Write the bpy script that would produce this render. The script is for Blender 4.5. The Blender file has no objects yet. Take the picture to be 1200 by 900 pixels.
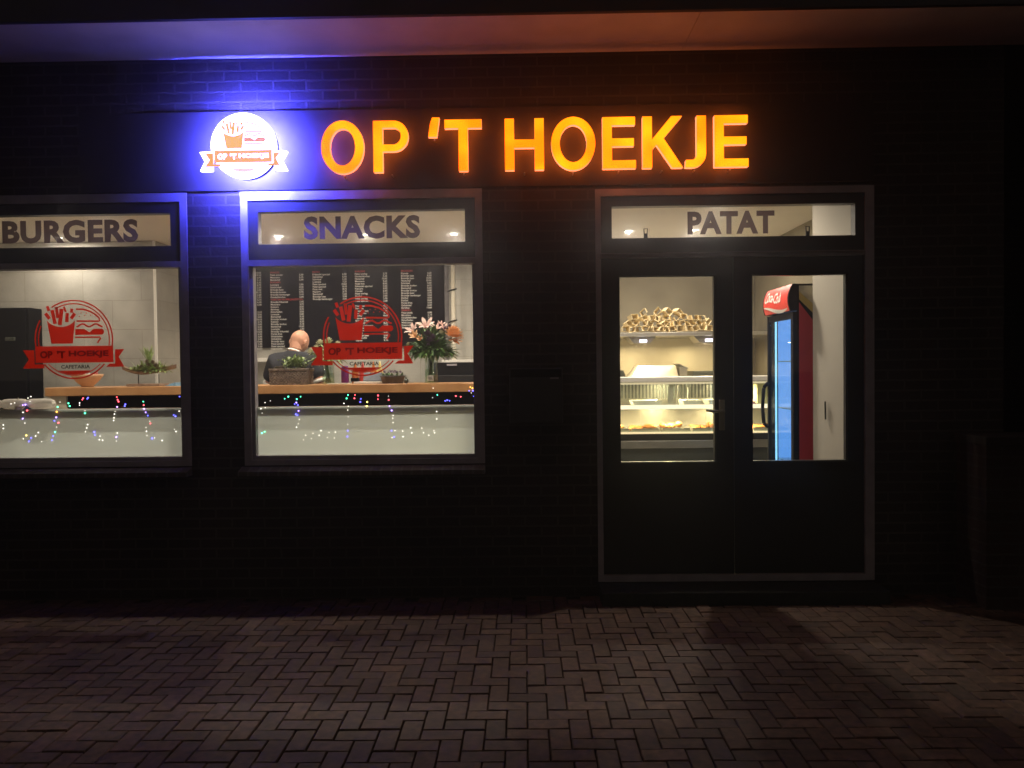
import bpy, bmesh, math, random
from mathutils import Vector, Matrix, noise
from mathutils.geometry import tessellate_polygon
random.seed(7)
C = bpy.context.scene.collection
PI = math.pi
SC = bpy.context.scene

# ------------------------------------------------------------------ camera
yaw, pitch, roll = -0.01536, -0.02136, -0.01141
cam = bpy.data.cameras.new('camera'); camo = bpy.data.objects.new('camera', cam); C.objects.link(camo)
fw = Vector((math.sin(yaw)*math.cos(pitch), math.cos(yaw)*math.cos(pitch), math.sin(pitch)))
r0 = Vector((math.cos(yaw), -math.sin(yaw), 0)); u0 = r0.cross(fw)
rt = r0*math.cos(roll) + u0*math.sin(roll); up = -r0*math.sin(roll) + u0*math.cos(roll)
m = Matrix((( rt.x, up.x, -fw.x, 0), (rt.y, up.y, -fw.y, -5.14), (rt.z, up.z, -fw.z, 1.54), (0,0,0,1)))
camo.matrix_world = m
cam.sensor_width = 36; cam.lens = 27.0; cam.clip_start = .05; cam.clip_end = 400
SC.camera = camo

# ------------------------------------------------------------------ night sky, exposure
w = bpy.data.worlds.new('World'); SC.world = w; w.use_nodes = True
wn = w.node_tree; bg = wn.nodes['Background']
tc = wn.nodes.new('ShaderNodeTexCoord'); sx = wn.nodes.new('ShaderNodeSeparateXYZ'); rp = wn.nodes.new('ShaderNodeValToRGB')
wn.links.new(tc.outputs['Generated'], sx.inputs[0]); wn.links.new(sx.outputs['Z'], rp.inputs[0]); wn.links.new(rp.outputs[0], bg.inputs[0])
rp.color_ramp.elements[0].color = (.95,.74,.56,1); rp.color_ramp.elements[0].position = 0
rp.color_ramp.elements[1].color = (.60,.47,.42,1); rp.color_ramp.elements[1].position = .5
bg.inputs[1].default_value = 0.078
SC.view_settings.view_transform = 'Standard'; SC.view_settings.look = 'None'
SC.view_settings.exposure = 0; SC.view_settings.gamma = 1; SC.view_settings.use_curve_mapping = False
try:
    SC.cycles.use_denoising = True; SC.cycles.denoiser = 'OPENIMAGEDENOISE'
    SC.cycles.transparent_max_bounces = 24; SC.cycles.max_bounces = 10; SC.cycles.diffuse_bounces = 4
    SC.cycles.sample_clamp_indirect = 3; SC.cycles.use_light_tree = True
except Exception: pass
P_ROOM, P_FRONT, P_DOOR, P_KITCHEN = 17.0, 14.0, 24.0, 12.0
BLUE_BACK, ORANGE_BACK = 2900.0, 14.0

# ------------------------------------------------------------------ materials
def mat(name, col, rough=.6, metal=0, spec=.5, var=0, vscale=6, bump=0, bscale=60, emit=None, es=0, detail=4, col2=None, lo=.35, hi=.65):
    mt = bpy.data.materials.new(name); mt.use_nodes = True; nt = mt.node_tree; b = nt.nodes['Principled BSDF']
    b.inputs['Base Color'].default_value = (*col, 1); b.inputs['Roughness'].default_value = rough
    b.inputs['Metallic'].default_value = metal; b.inputs['Specular IOR Level'].default_value = spec
    t = nt.nodes.new('ShaderNodeTexCoord')
    if var or col2:
        n = nt.nodes.new('ShaderNodeTexNoise'); n.inputs['Scale'].default_value = vscale; n.inputs['Detail'].default_value = detail
        r = nt.nodes.new('ShaderNodeValToRGB'); nt.links.new(t.outputs['Object'], n.inputs['Vector']); nt.links.new(n.outputs['Fac'], r.inputs[0])
        c2 = col2 or tuple(c*(1+var) for c in col); c1 = col if col2 else tuple(c*(1-var) for c in col)
        r.color_ramp.elements[0].color = (*c1,1); r.color_ramp.elements[1].color = (*c2,1)
        r.color_ramp.elements[0].position = lo; r.color_ramp.elements[1].position = hi
        nt.links.new(r.outputs[0], b.inputs['Base Color'])
    if bump:
        n = nt.nodes.new('ShaderNodeTexNoise'); n.inputs['Scale'].default_value = bscale; n.inputs['Detail'].default_value = 3
        bp = nt.nodes.new('ShaderNodeBump'); bp.inputs['Strength'].default_value = bump; bp.inputs['Distance'].default_value = .01
        nt.links.new(t.outputs['Object'], n.inputs['Vector']); nt.links.new(n.outputs['Fac'], bp.inputs['Height']); nt.links.new(bp.outputs[0], b.inputs['Normal'])
    if emit:
        b.inputs['Emission Color'].default_value = (*emit,1); b.inputs['Emission Strength'].default_value = es
    return mt
def brick_mat(name, c1, c2, mortar, bw=.22, rh=.068, ms=.007, off=.5, rough=.85, blot=.5, bump=.5, swap=False, vs=1.3):
    mt = bpy.data.materials.new(name); mt.use_nodes = True; nt = mt.node_tree; b = nt.nodes['Principled BSDF']; L = nt.links.new
    t = nt.nodes.new('ShaderNodeTexCoord'); s = nt.nodes.new('ShaderNodeSeparateXYZ'); cb = nt.nodes.new('ShaderNodeCombineXYZ')
    L(t.outputs['Object'], s.inputs[0]); L(s.outputs['Y' if swap else 'X'], cb.inputs[0]); L(s.outputs['Z'], cb.inputs[1])
    br = nt.nodes.new('ShaderNodeTexBrick'); L(cb.outputs[0], br.inputs['Vector'])
    br.inputs['Color1'].default_value = (*c1,1); br.inputs['Color2'].default_value = (*c2,1); br.inputs['Mortar'].default_value = (*mortar,1)
    br.inputs['Scale'].default_value = 1; br.inputs['Brick Width'].default_value = bw; br.inputs['Row Height'].default_value = rh
    br.inputs['Mortar Size'].default_value = ms; br.offset = off
    n = nt.nodes.new('ShaderNodeTexNoise'); n.inputs['Scale'].default_value = vs; n.inputs['Detail'].default_value = 6; L(t.outputs['Object'], n.inputs['Vector'])
    mr = nt.nodes.new('ShaderNodeMapRange'); mr.inputs[1].default_value = .3; mr.inputs[2].default_value = .7; mr.inputs[3].default_value = 1-blot; mr.inputs[4].default_value = 1+blot*.4
    L(n.outputs['Fac'], mr.inputs[0])
    mx = nt.nodes.new('ShaderNodeVectorMath'); mx.operation = 'SCALE'; L(br.outputs['Color'], mx.inputs[0]); L(mr.outputs[0], mx.inputs['Scale'])
    L(mx.outputs[0], b.inputs['Base Color']); b.inputs['Roughness'].default_value = rough
    n2 = nt.nodes.new('ShaderNodeTexNoise'); n2.inputs['Scale'].default_value = 45; L(t.outputs['Object'], n2.inputs['Vector'])
    ad = nt.nodes.new('ShaderNodeMath'); ad.operation = 'MULTIPLY_ADD'; ad.inputs[1].default_value = .5; L(n2.outputs['Fac'], ad.inputs[0])
    iv = nt.nodes.new('ShaderNodeMath'); iv.operation = 'SUBTRACT'; iv.inputs[0].default_value = 1; L(br.outputs['Fac'], iv.inputs[1]); L(iv.outputs[0], ad.inputs[2])
    bp = nt.nodes.new('ShaderNodeBump'); bp.inputs['Strength'].default_value = bump; bp.inputs['Distance'].default_value = .006
    L(ad.outputs[0], bp.inputs['Height']); L(bp.outputs[0], b.inputs['Normal'])
    return mt
def glass_mat(name, tint=(1,1,1), gloss=.06):
    mt = bpy.data.materials.new(name); mt.use_nodes = True; nt = mt.node_tree; nt.nodes.clear()
    o = nt.nodes.new('ShaderNodeOutputMaterial'); tr = nt.nodes.new('ShaderNodeBsdfTransparent'); g = nt.nodes.new('ShaderNodeBsdfGlossy'); mx = nt.nodes.new('ShaderNodeMixShader')
    tr.inputs[0].default_value = (*tint,1); g.inputs['Roughness'].default_value = .02; mx.inputs[0].default_value = gloss
    nt.links.new(tr.outputs[0], mx.inputs[1]); nt.links.new(g.outputs[0], mx.inputs[2]); nt.links.new(mx.outputs[0], o.inputs[0]); return mt
def frost_mat(name, col, t=.62, clear=.1):
    mt = bpy.data.materials.new(name); mt.use_nodes = True; nt = mt.node_tree; nt.nodes.clear()
    o = nt.nodes.new('ShaderNodeOutputMaterial'); tl = nt.nodes.new('ShaderNodeBsdfTranslucent'); d = nt.nodes.new('ShaderNodeBsdfDiffuse')
    a = nt.nodes.new('ShaderNodeMixShader'); tr = nt.nodes.new('ShaderNodeBsdfTransparent'); b = nt.nodes.new('ShaderNodeMixShader')
    tl.inputs[0].default_value = (*col,1); d.inputs[0].default_value = (*col,1); a.inputs[0].default_value = 1-t; b.inputs[0].default_value = clear
    nt.links.new(tl.outputs[0], a.inputs[1]); nt.links.new(d.outputs[0], a.inputs[2]); nt.links.new(a.outputs[0], b.inputs[1]); nt.links.new(tr.outputs[0], b.inputs[2])
    nt.links.new(b.outputs[0], o.inputs[0]); return mt
def emat(name, col, s):
    mt = bpy.data.materials.new(name); mt.use_nodes = True; nt = mt.node_tree; nt.nodes.clear()
    o = nt.nodes.new('ShaderNodeOutputMaterial'); e = nt.nodes.new('ShaderNodeEmission'); e.inputs[0].default_value = (*col,1); e.inputs[1].default_value = s
    nt.links.new(e.outputs[0], o.inputs[0]); return mt
def film_mat(name, col, clear=.12, t=.35):
    return frost_mat(name, col, t, clear)

M = {}
M['brick'] = brick_mat('dark brick', (.030,.019,.016), (.018,.012,.010), (.058,.048,.041))
M['brick_red'] = brick_mat('low wall brick', (.045,.022,.016), (.026,.013,.011), (.05,.042,.036))
M['frame'] = mat('grey painted frame', (.27,.25,.27), .45, var=.12, vscale=9, bump=.05)
M['sash'] = mat('black painted sash', (.022,.022,.024), .35, var=.2, vscale=12)
M['door'] = mat('black door paint', (.020,.022,.021), .35, var=.25, vscale=3, bump=.06, bscale=25)
M['soffit'] = mat('soffit boards', (.68,.64,.61), .6, var=.10, vscale=2.5)
M['gutter'] = mat('dark gutter', (.012,.012,.014), .5)
M['panel'] = mat('black sign panel', (.036,.031,.031), .85, spec=.10, var=.15, vscale=3)
M['glass'] = glass_mat('window glass')
M['clear'] = glass_mat('clear glass', (.93,.97,.95), .08)
M['frost'] = frost_mat('frosted film', (.90,.95,.92), .88, .10)
M['vinyl'] = film_mat('dark vinyl lettering', (.075,.05,.055), .04, .3)
M['vinyl_red'] = film_mat('red vinyl', (.60,.055,.022), .10, .8)
M['vinyl_dark'] = film_mat('dark red vinyl', (.22,.02,.032), .05, .7)
M['vinyl_black'] = film_mat('black vinyl', (.02,.015,.015), .03, .3)
M['tile'] = brick_mat('stone look tiles', (.46,.45,.415), (.43,.415,.375), (.30,.27,.22), bw=.56, rh=.278, ms=.0025, blot=.38, vs=2.6, bump=.1, rough=.5)
M['tile_side'] = brick_mat('stone look side tiles', (.40,.37,.32), (.36,.33,.28), (.26,.24,.2), bw=.56, rh=.278, ms=.003, blot=.45, bump=.1, rough=.5, swap=True)
M['plaster'] = mat('mottled plaster', (.19,.165,.115), .7, col2=(.31,.275,.20), vscale=2.2, detail=7, lo=.3, hi=.7)
M['white_wall'] = mat('white wall', (.60,.56,.48), .7, var=.06, vscale=2, bump=.04)
M['ceiling'] = mat('white ceiling', (.84,.78,.66), .8, var=.03, vscale=2)
M['floor'] = mat('shop floor', (.34,.31,.27), .4, var=.2, vscale=4)
M['wood'] = mat('oiled oak', (.46,.22,.085), .4, col2=(.60,.32,.14), vscale=5, detail=8, bump=.08)
M['wood_dark'] = mat('brown ledge', (.20,.12,.075), .5, var=.3, vscale=7)
M['black'] = mat('black laminate', (.006,.006,.008), .7, spec=.12)
M['cream'] = mat('cream laminate', (.62,.57,.47), .5, var=.05)
M['steel'] = mat('brushed steel', (.55,.53,.48), .32, .85, var=.08, vscale=8)
M['steel_dark'] = mat('dark steel', (.10,.11,.10), .35, .6, var=.1)
M['white'] = mat('white plastic', (.75,.73,.68), .4)
M['lens'] = emat('downlight lens', (1,.93,.78), 9)
M['lens_cool'] = emat('hood lamp lens', (.86,.80,1), 6)
M['menu'] = mat('black menu board', (.007,.006,.009), .85, spec=.08, var=.1)
M['menu_text'] = mat('white menu print', (.80,.78,.74), .6)
M['menu_red'] = mat('red menu print', (.55,.04,.04), .6)
M['card'] = mat('natural paper card', (.84,.70,.43), .8, var=.10, vscale=14)
M['food'] = mat('fried crust', (.42,.15,.035), .7, col2=(.62,.28,.07), vscale=60, bump=.4, bscale=160)
M['skin'] = mat('skin', (.52,.27,.18), .5, spec=.4, var=.07, vscale=20)
M['shirt'] = mat('navy cotton', (.018,.020,.028), .85, var=.3, vscale=15, bump=.2, bscale=200)
M['trim'] = mat('white cotton trim', (.70,.68,.64), .8)
M['jeans'] = mat('dark trousers', (.02,.022,.03), .85)
M['leaf'] = mat('green leaves', (.075,.16,.04), .55, var=.5, vscale=9)
M['leaf_pale'] = mat('pale green leaves', (.30,.40,.15), .55, var=.4, vscale=14)
M['petal_pink'] = mat('pink lily petals', (.72,.40,.36), .5, col2=(.80,.62,.55), vscale=18)
M['petal_orange'] = mat('orange petals', (.86,.42,.18), .5, col2=(.90,.60,.36), vscale=20)
M['petal_purple'] = mat('purple petals', (.07,.035,.09), .6, col2=(.20,.12,.20), vscale=18)
M['petal_white'] = mat('cream petals', (.68,.66,.48), .5, var=.1)
M['wicker'] = mat('brown wicker', (.12,.085,.065), .8, col2=(.25,.19,.15), vscale=40, bump=.6, bscale=90)
M['bark'] = mat('driftwood', (.20,.13,.085), .85, col2=(.36,.26,.19), vscale=18, bump=.5)
M['cone'] = mat('pine cone', (.20,.12,.075), .8, var=.4, vscale=30)
M['terra'] = mat('turned wooden bowl', (.62,.36,.20), .45, col2=(.70,.44,.26), vscale=7)
M['coke_red'] = mat('red cooler side', (.70,.05,.075), .35, var=.06)
M['gold'] = mat('gold band', (.70,.52,.16), .35)
M['cooler_grey'] = mat('grey cooler print', (.55,.50,.38), .5, var=.2, vscale=12)
M['wrapper'] = mat('red wrappers', (.55,.05,.04), .4)
M['purple'] = mat('purple can', (.22,.03,.25), .35)
M['orange'] = mat('orange plastic', (.65,.20,.04), .4)
M['blue'] = mat('blue paper', (.20,.40,.60), .6)
M['register'] = mat('blue grey plastic', (.14,.17,.22), .4)
M['handle'] = mat('brass grey handle', (.30,.30,.22), .35, .6)
M['cotton'] = frost_mat('cotton wool', (.93,.90,.84), .5, 0)
M['soil'] = mat('potting soil', (.03,.022,.016), .9)
M['pot'] = mat('grey planter', (.13,.12,.125), .7, var=.2, vscale=20)
M['paving_bed'] = mat('sand bed', (.035,.024,.018), .95, var=.3, vscale=20)
M['step'] = mat('dark stone step', (.020,.022,.019), .8, var=.3, vscale=20, bump=.2)

# ------------------------------------------------------------------ mesh helpers
class MB:
    def __init__(s): s.v=[]; s.f=[]; s.m=[]; s.mi=0
    def add(s, vs, fs):
        o=len(s.v); s.v += [tuple(v) for v in vs]; s.f += [tuple(i+o for i in f) for f in fs]; s.m += [s.mi]*len(fs); return s
    def box(s, x0,x1,y0,y1,z0,z1, rot=None, piv=None):
        vs=[Vector((x,y,z)) for x in (x0,x1) for y in (y0,y1) for z in (z0,z1)]
        if rot is not None:
            p=Vector(piv) if piv else Vector(((x0+x1)/2,(y0+y1)/2,(z0+z1)/2)); vs=[p+rot@(v-p) for v in vs]
        return s.add(vs,[(0,1,3,2),(4,6,7,5),(0,4,5,1),(2,3,7,6),(0,2,6,4),(1,5,7,3)])
    def rbox(s, x0,x1,y0,y1,z0,z1, b=.006):
        bm=bmesh.new(); r=bmesh.ops.create_cube(bm,size=1)
        for v in bm.verts: v.co=Vector((x0+(x1-x0)*(v.co.x+.5), y0+(y1-y0)*(v.co.y+.5), z0+(z1-z0)*(v.co.z+.5)))
        bmesh.ops.bevel(bm, geom=bm.edges[:], offset=b, segments=2, affect='EDGES', profile=.5)
        bm.verts.index_update(); s.add([v.co for v in bm.verts],[[v.index for v in f.verts] for f in bm.faces]); bm.free(); return s
    def cyl(s, a, b, r0, r1=None, n=16, caps=True):
        a=Vector(a); b=Vector(b); r1=r0 if r1 is None else r1; d=(b-a).normalized()
        t=Vector((0,0,1)) if abs(d.z)<.9 else Vector((1,0,0)); u=d.cross(t).normalized(); v=d.cross(u)
        vs=[]
        for k in range(n):
            c=math.cos(2*PI*k/n)*u+math.sin(2*PI*k/n)*v; vs+= [a+c*r0, b+c*r1]
        fs=[(2*k,2*k+1,(2*k+3)%(2*n),(2*k+2)%(2*n)) for k in range(n)]
        if caps: fs+=[tuple(range(0,2*n,2)), tuple(range(2*n-1,0,-2))]
        return s.add(vs,fs)
    def tube(s, pts, r, n=8):
        for a,b in zip(pts[:-1],pts[1:]): s.cyl(a,b,r,r,n)
        return s
    def lathe(s, prof, c=(0,0,0), n=28):
        vs=[];fs=[];k=len(prof)
        for i in range(n):
            a=2*PI*i/n
            for r,z in prof: vs.append((c[0]+r*math.cos(a),c[1]+r*math.sin(a),c[2]+z))
        for i in range(n):
            for j in range(k-1): fs.append((i*k+j,((i+1)%n)*k+j,((i+1)%n)*k+j+1,i*k+j+1))
        return s.add(vs,fs)
    def sphere(s, c, r, sx=1, sy=1, sz=1, n=10, rot=None):
        vs=[];fs=[];m_=n
        for i in range(m_+1):
            th=PI*i/m_
            for j in range(2*n):
                a=PI*j/n; p=Vector((r*sx*math.sin(th)*math.cos(a), r*sy*math.sin(th)*math.sin(a), r*sz*math.cos(th)))
                if rot is not None: p=rot@p
                vs.append(Vector(c)+p)
        for i in range(m_):
            for j in range(2*n): fs.append((i*2*n+j,(i+1)*2*n+j,(i+1)*2*n+(j+1)%(2*n),i*2*n+(j+1)%(2*n)))
        return s.add(vs,fs)
    def prism(s, pts, y0, y1):            # outline in x,z extruded along y
        tri=tessellate_polygon([[Vector((p[0],p[1],0)) for p in pts]]); n=len(pts)
        V=[(p[0],y0,p[1]) for p in pts]+[(p[0],y1,p[1]) for p in pts]
        F=[tuple(t) for t in tri]+[tuple(i+n for i in reversed(t)) for t in tri]+[(i,(i+1)%n,(i+1)%n+n,i+n) for i in range(n)]
        return s.add(V,F)
    def strip(s, pts, wd, y0, y1, closed=False):   # stroke of width wd along a path in x,z
        n=len(pts); L=[];R=[]
        for i in range(n):
            a=pts[(i-1)%n] if (i>0 or closed) else pts[i]; b=pts[(i+1)%n] if (i<n-1 or closed) else pts[i]
            d=Vector((b[0]-a[0],b[1]-a[1])).normalized(); nx=Vector((-d.y,d.x))*wd/2
            L.append((pts[i][0]+nx.x,pts[i][1]+nx.y)); R.append((pts[i][0]-nx.x,pts[i][1]-nx.y))
        V=[];F=[]
        for i in range(n): V+=[(L[i][0],y0,L[i][1]),(R[i][0],y0,R[i][1]),(R[i][0],y1,R[i][1]),(L[i][0],y1,L[i][1])]
        for i in range(n if closed else n-1):
            a=4*i; b=4*((i+1)%n)
            F+=[(a,b,b+1,a+1),(a+1,b+1,b+2,a+2),(a+2,b+2,b+3,a+3),(a+3,b+3,b,a)]
        if not closed: F+=[(0,1,2,3),(4*n-1,4*n-2,4*n-3,4*n-4)]
        return s.add(V,F)
    def quadsheet(s, rows):
        n=len(rows[0]); vs=[p for r in rows for p in r]
        return s.add(vs,[(i*n+j,i*n+j+1,(i+1)*n+j+1,(i+1)*n+j) for i in range(len(rows)-1) for j in range(n-1)])
    def build(s, name, mats, parent=None, smooth=False, origin=None):
        me=bpy.data.meshes.new(name)
        o3=Vector(origin) if origin is not None else Vector((0,0,0))
        me.from_pydata([tuple(Vector(v)-o3) for v in s.v],[],s.f)
        if not isinstance(mats,(list,tuple)): mats=[mats]
        for mm in mats: me.materials.append(mm)
        for p,i in zip(me.polygons,s.m): p.material_index=i; p.use_smooth=smooth
        bm=bmesh.new(); bm.from_mesh(me); bmesh.ops.recalc_face_normals(bm,faces=bm.faces[:]); bm.to_mesh(me); bm.free()
        me.update(); ob=bpy.data.objects.new(name,me); C.objects.link(ob); ob.location=o3
        if parent is not None:
            ob.parent=parent; ob.location=o3-parent['_o'] if '_o' in parent else o3
        return ob
OR={}
def tag(o,label=None,cat=None,group=None,kind=None):
    if label: o['label']=label
    if cat: o['category']=cat
    if group: o['group']=group
    if kind: o['kind']=kind
    return o
def thing(name,label,cat,group=None,loc=(0,0,0)):
    o=bpy.data.objects.new(name,None); C.objects.link(o); o.empty_display_size=.1
    tag(o,label,cat,group); o.location=loc; return o
# parts of a thing at loc are modelled in world coordinates and moved into its frame
def part(mb,name,mats,parent,smooth=False,label=None):
    ob=mb.build(name,mats,None,smooth); ob.parent=parent
    base=Vector((0,0,0)); p=parent
    while p is not None: base+=p.location; p=p.parent
    me=ob.data; me.transform(Matrix.Translation(-base))
    if label: ob['label']=label
    return ob
def solo(mb,name,mats,label,cat,group=None,smooth=False):
    """a thing that is one mesh, its origin at the middle of its base"""
    ob=mb.build(name,mats,None,smooth)
    xs=[v.co for v in ob.data.vertices]; c=Vector(((min(v.x for v in xs)+max(v.x for v in xs))/2,(min(v.y for v in xs)+max(v.y for v in xs))/2,min(v.z for v in xs)))
    ob.data.transform(Matrix.Translation(-c)); ob.location=c
    return tag(ob,label,cat,group)
def text_geo(body, offset=0.0, spacing=1.0, shear=0.0):
    cu=bpy.data.curves.new('t','FONT'); cu.body=body; cu.size=1; cu.offset=offset; cu.space_character=spacing; cu.shear=shear; cu.resolution_u=3
    o=bpy.data.objects.new('t',cu); C.objects.link(o); dg=bpy.context.evaluated_depsgraph_get(); dg.update()
    me=bpy.data.meshes.new_from_object(o.evaluated_get(dg)); vs=[v.co.copy() for v in me.vertices]; fs=[tuple(p.vertices) for p in me.polygons]
    bpy.data.objects.remove(o); bpy.data.curves.remove(cu); bpy.data.meshes.remove(me); return vs,fs
def text_fit(mb, body, x0,x1,z0,z1, y, offset=0.0, spacing=1.0, thick=0, shear=0.0):
    vs,fs=text_geo(body,offset,spacing,shear)
    ax=min(v.x for v in vs); bx=max(v.x for v in vs); az=min(v.y for v in vs); bz=max(v.y for v in vs)
    V=[(x0+(v.x-ax)/(bx-ax)*(x1-x0), y, z0+(v.y-az)/(bz-az)*(z1-z0)) for v in vs]
    mb.add(V,fs)
    return mb

# ------------------------------------------------------------------ ground: bed sheet and herringbone clinker paving
g=MB(); g.add([(-150,-150,-.02),(150,-150,-.02),(150,150,-.02),(-150,150,-.02)],[(0,1,2,3)])
tag(g.build('ground',M['paving_bed']),'dark sandy ground under the brick paving',kind='structure')
def paving():
    vs=[];fs=[];cols=[]; wv=.090; gap=.0024
    rr=random.Random(3)
    for i in range(-70,70):
        for j in range(-66,1):
            v=(i-j)%4
            if v==0: x0,x1,y0,y1=i*wv,(i+2)*wv,j*wv,(j+1)*wv
            elif v==3: x0,x1,y0,y1=i*wv,(i+1)*wv,j*wv,(j+2)*wv
            else: continue
            if y1>.1001: continue
            x0+=gap*rr.uniform(.7,1.2); x1-=gap*rr.uniform(.7,1.2); y0+=gap*rr.uniform(.7,1.2)-.1; y1-=gap*rr.uniform(.7,1.2)+.1
            cx,cy=(x0+x1)/2,(y0+y1)/2
            rot=rr.gauss(0,.008); h=rr.gauss(0,.0016)+.004*noise.noise(Vector((cx*.5,cy*.5,0))); tx,ty=rr.gauss(0,.008),rr.gauss(0,.008); b=.0032
            o=len(vs); c,s_=math.cos(rot),math.sin(rot)
            for (dz,ins) in ((-.02,0),(-.005,0),(0,b)):
                for (x,y) in ((x0+ins,y0+ins),(x1-ins,y0+ins),(x1-ins,y1-ins),(x0+ins,y1-ins)):
                    dx,dy=x-cx,y-cy; vs.append((cx+dx*c-dy*s_, cy+dx*s_+dy*c, dz+h+dx*tx+dy*ty))
            for k in range(2):
                for q in range(4): fs.append((o+4*k+q,o+4*k+(q+1)%4,o+4*k+4+(q+1)%4,o+4*k+4+q))
            fs.append((o+8,o+9,o+10,o+11))
            t=min(1,max(0,.40+.20*rr.gauss(0,1)+.55*noise.noise(Vector((cx*.8,cy*.8,5))))); hue=rr.random()
            cols+=[(t,hue)]*9
    me=bpy.data.meshes.new('pavement'); me.from_pydata(vs,[],fs)
    at=me.attributes.new('tone','FLOAT','FACE'); at.data.foreach_set('value',[c[0] for c in cols])
    a2=me.attributes.new('hue','FLOAT','FACE'); a2.data.foreach_set('value',[c[1] for c in cols])
    mt=bpy.data.materials.new('clinker paving'); mt.use_nodes=True; nt=mt.node_tree; b=nt.nodes['Principled BSDF']; L=nt.links.new
    A=nt.nodes.new('ShaderNodeAttribute'); A.attribute_name='tone'; B=nt.nodes.new('ShaderNodeAttribute'); B.attribute_name='hue'
    r=nt.nodes.new('ShaderNodeValToRGB'); L(A.outputs['Fac'],r.inputs[0]); r.color_ramp.elements[0].color=(.050,.026,.019,1); r.color_ramp.elements[1].color=(.110,.064,.044,1)
    r2=nt.nodes.new('ShaderNodeValToRGB'); L(B.outputs['Fac'],r2.inputs[0]); r2.color_ramp.elements[0].color=(1,.86,.82,1); r2.color_ramp.elements[1].color=(1,1,.95,1)
    mx=nt.nodes.new('ShaderNodeMix'); mx.data_type='RGBA'; mx.blend_type='MULTIPLY'; mx.inputs[0].default_value=1; L(r.outputs[0],mx.inputs[6]); L(r2.outputs[0],mx.inputs[7])
    t=nt.nodes.new('ShaderNodeTexCoord'); n=nt.nodes.new('ShaderNodeTexNoise'); n.inputs['Scale'].default_value=24; n.inputs['Detail'].default_value=9; L(t.outputs['Object'],n.inputs['Vector'])
    mr=nt.nodes.new('ShaderNodeMapRange'); mr.inputs[1].default_value=.3; mr.inputs[2].default_value=.7; mr.inputs[3].default_value=.45; mr.inputs[4].default_value=1.5; L(n.outputs['Fac'],mr.inputs[0])
    sc=nt.nodes.new('ShaderNodeVectorMath'); sc.operation='SCALE'; L(mx.outputs[2],sc.inputs[0]); L(mr.outputs[0],sc.inputs['Scale']); L(sc.outputs[0],b.inputs['Base Color'])
    b.inputs['Roughness'].default_value=.75
    bp=nt.nodes.new('ShaderNodeBump'); bp.inputs['Strength'].default_value=.5; bp.inputs['Distance'].default_value=.004; L(n.outputs['Fac'],bp.inputs['Height']); L(bp.outputs[0],b.inputs['Normal'])
    me.materials.append(mt); o=bpy.data.objects.new('pavement',me); C.objects.link(o); tag(o,'brown clinker bricks laid in herringbone before the shop',kind='structure')
paving()

# ------------------------------------------------------------------ the building
CE=2.79; FL=.08
bld=thing('shop_building','dark brick snack bar with grey framed windows, double door and pale soffit','building')
WIN=[(-3.865,-2.245),(-1.885,-.265)]; DOOR=(.487,2.328)
def facade():
    b=MB(); xs=[-6.2,WIN[0][0],WIN[0][1],WIN[1][0],WIN[1][1],DOOR[0],DOOR[1],3.18]; zs=[-.03,.095,.90,2.718,2.735,3.62]
    def hole(i,k):
        z=(zs[k]+zs[k+1])/2
        if i in (1,3): return .90<z<2.735
        if i==5: return .095<z<2.718
        return False
    for y in (0,.24):
        for i in range(7):
            for k in range(5):
                if not hole(i,k): b.add([(xs[i],y,zs[k]),(xs[i+1],y,zs[k]),(xs[i+1],y,zs[k+1]),(xs[i],y,zs[k+1])],[(0,1,2,3)])
    for (x0,x1,z0,z1) in ((*WIN[0],.90,2.735),(*WIN[1],.90,2.735),(*DOOR,.095,2.718)):
        b.add([(x0,0,z0),(x0,.24,z0),(x0,.24,z1),(x0,0,z1)],[(0,1,2,3)]); b.add([(x1,0,z0),(x1,.24,z0),(x1,.24,z1),(x1,0,z1)],[(0,1,2,3)])
        b.add([(x0,0,z0),(x1,0,z0),(x1,.24,z0),(x0,.24,z0)],[(0,1,2,3)]); b.add([(x0,0,z1),(x1,0,z1),(x1,.24,z1),(x0,.24,z1)],[(0,1,2,3)])
    b.add([(3.18,0,-.03),(3.18,.24,-.03),(3.18,.24,3.62),(3.18,0,3.62)],[(0,1,2,3)])
    part(b,'brick_wall',M['brick'],bld)
    s=MB(); s.box(3.10,3.178,.245,3.4,-.03,3.62); part(s,'side_wall',M['brick'],bld)
facade()
b=MB()
for x0,x1 in ((-6.3,1.065),(1.069,4.6)): b.box(x0,x1,-.565,-.002,3.622,3.64)
part(b,'soffit',M['soffit'],bld)
b=MB(); b.box(-6.3,6,-.60,-.569,3.615,3.98); b.box(-6.3,6,-.62,-.601,3.90,3.99); part(b,'gutter_board',M['gutter'],bld)
b=MB(); b.box(-6.3,6,-.568,3.6,3.99,4.05); b.box(3.2,6,.0,3.6,3.66,3.70); part(b,'roof',M['gutter'],bld)  # slab over the passage added to keep it black
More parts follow.
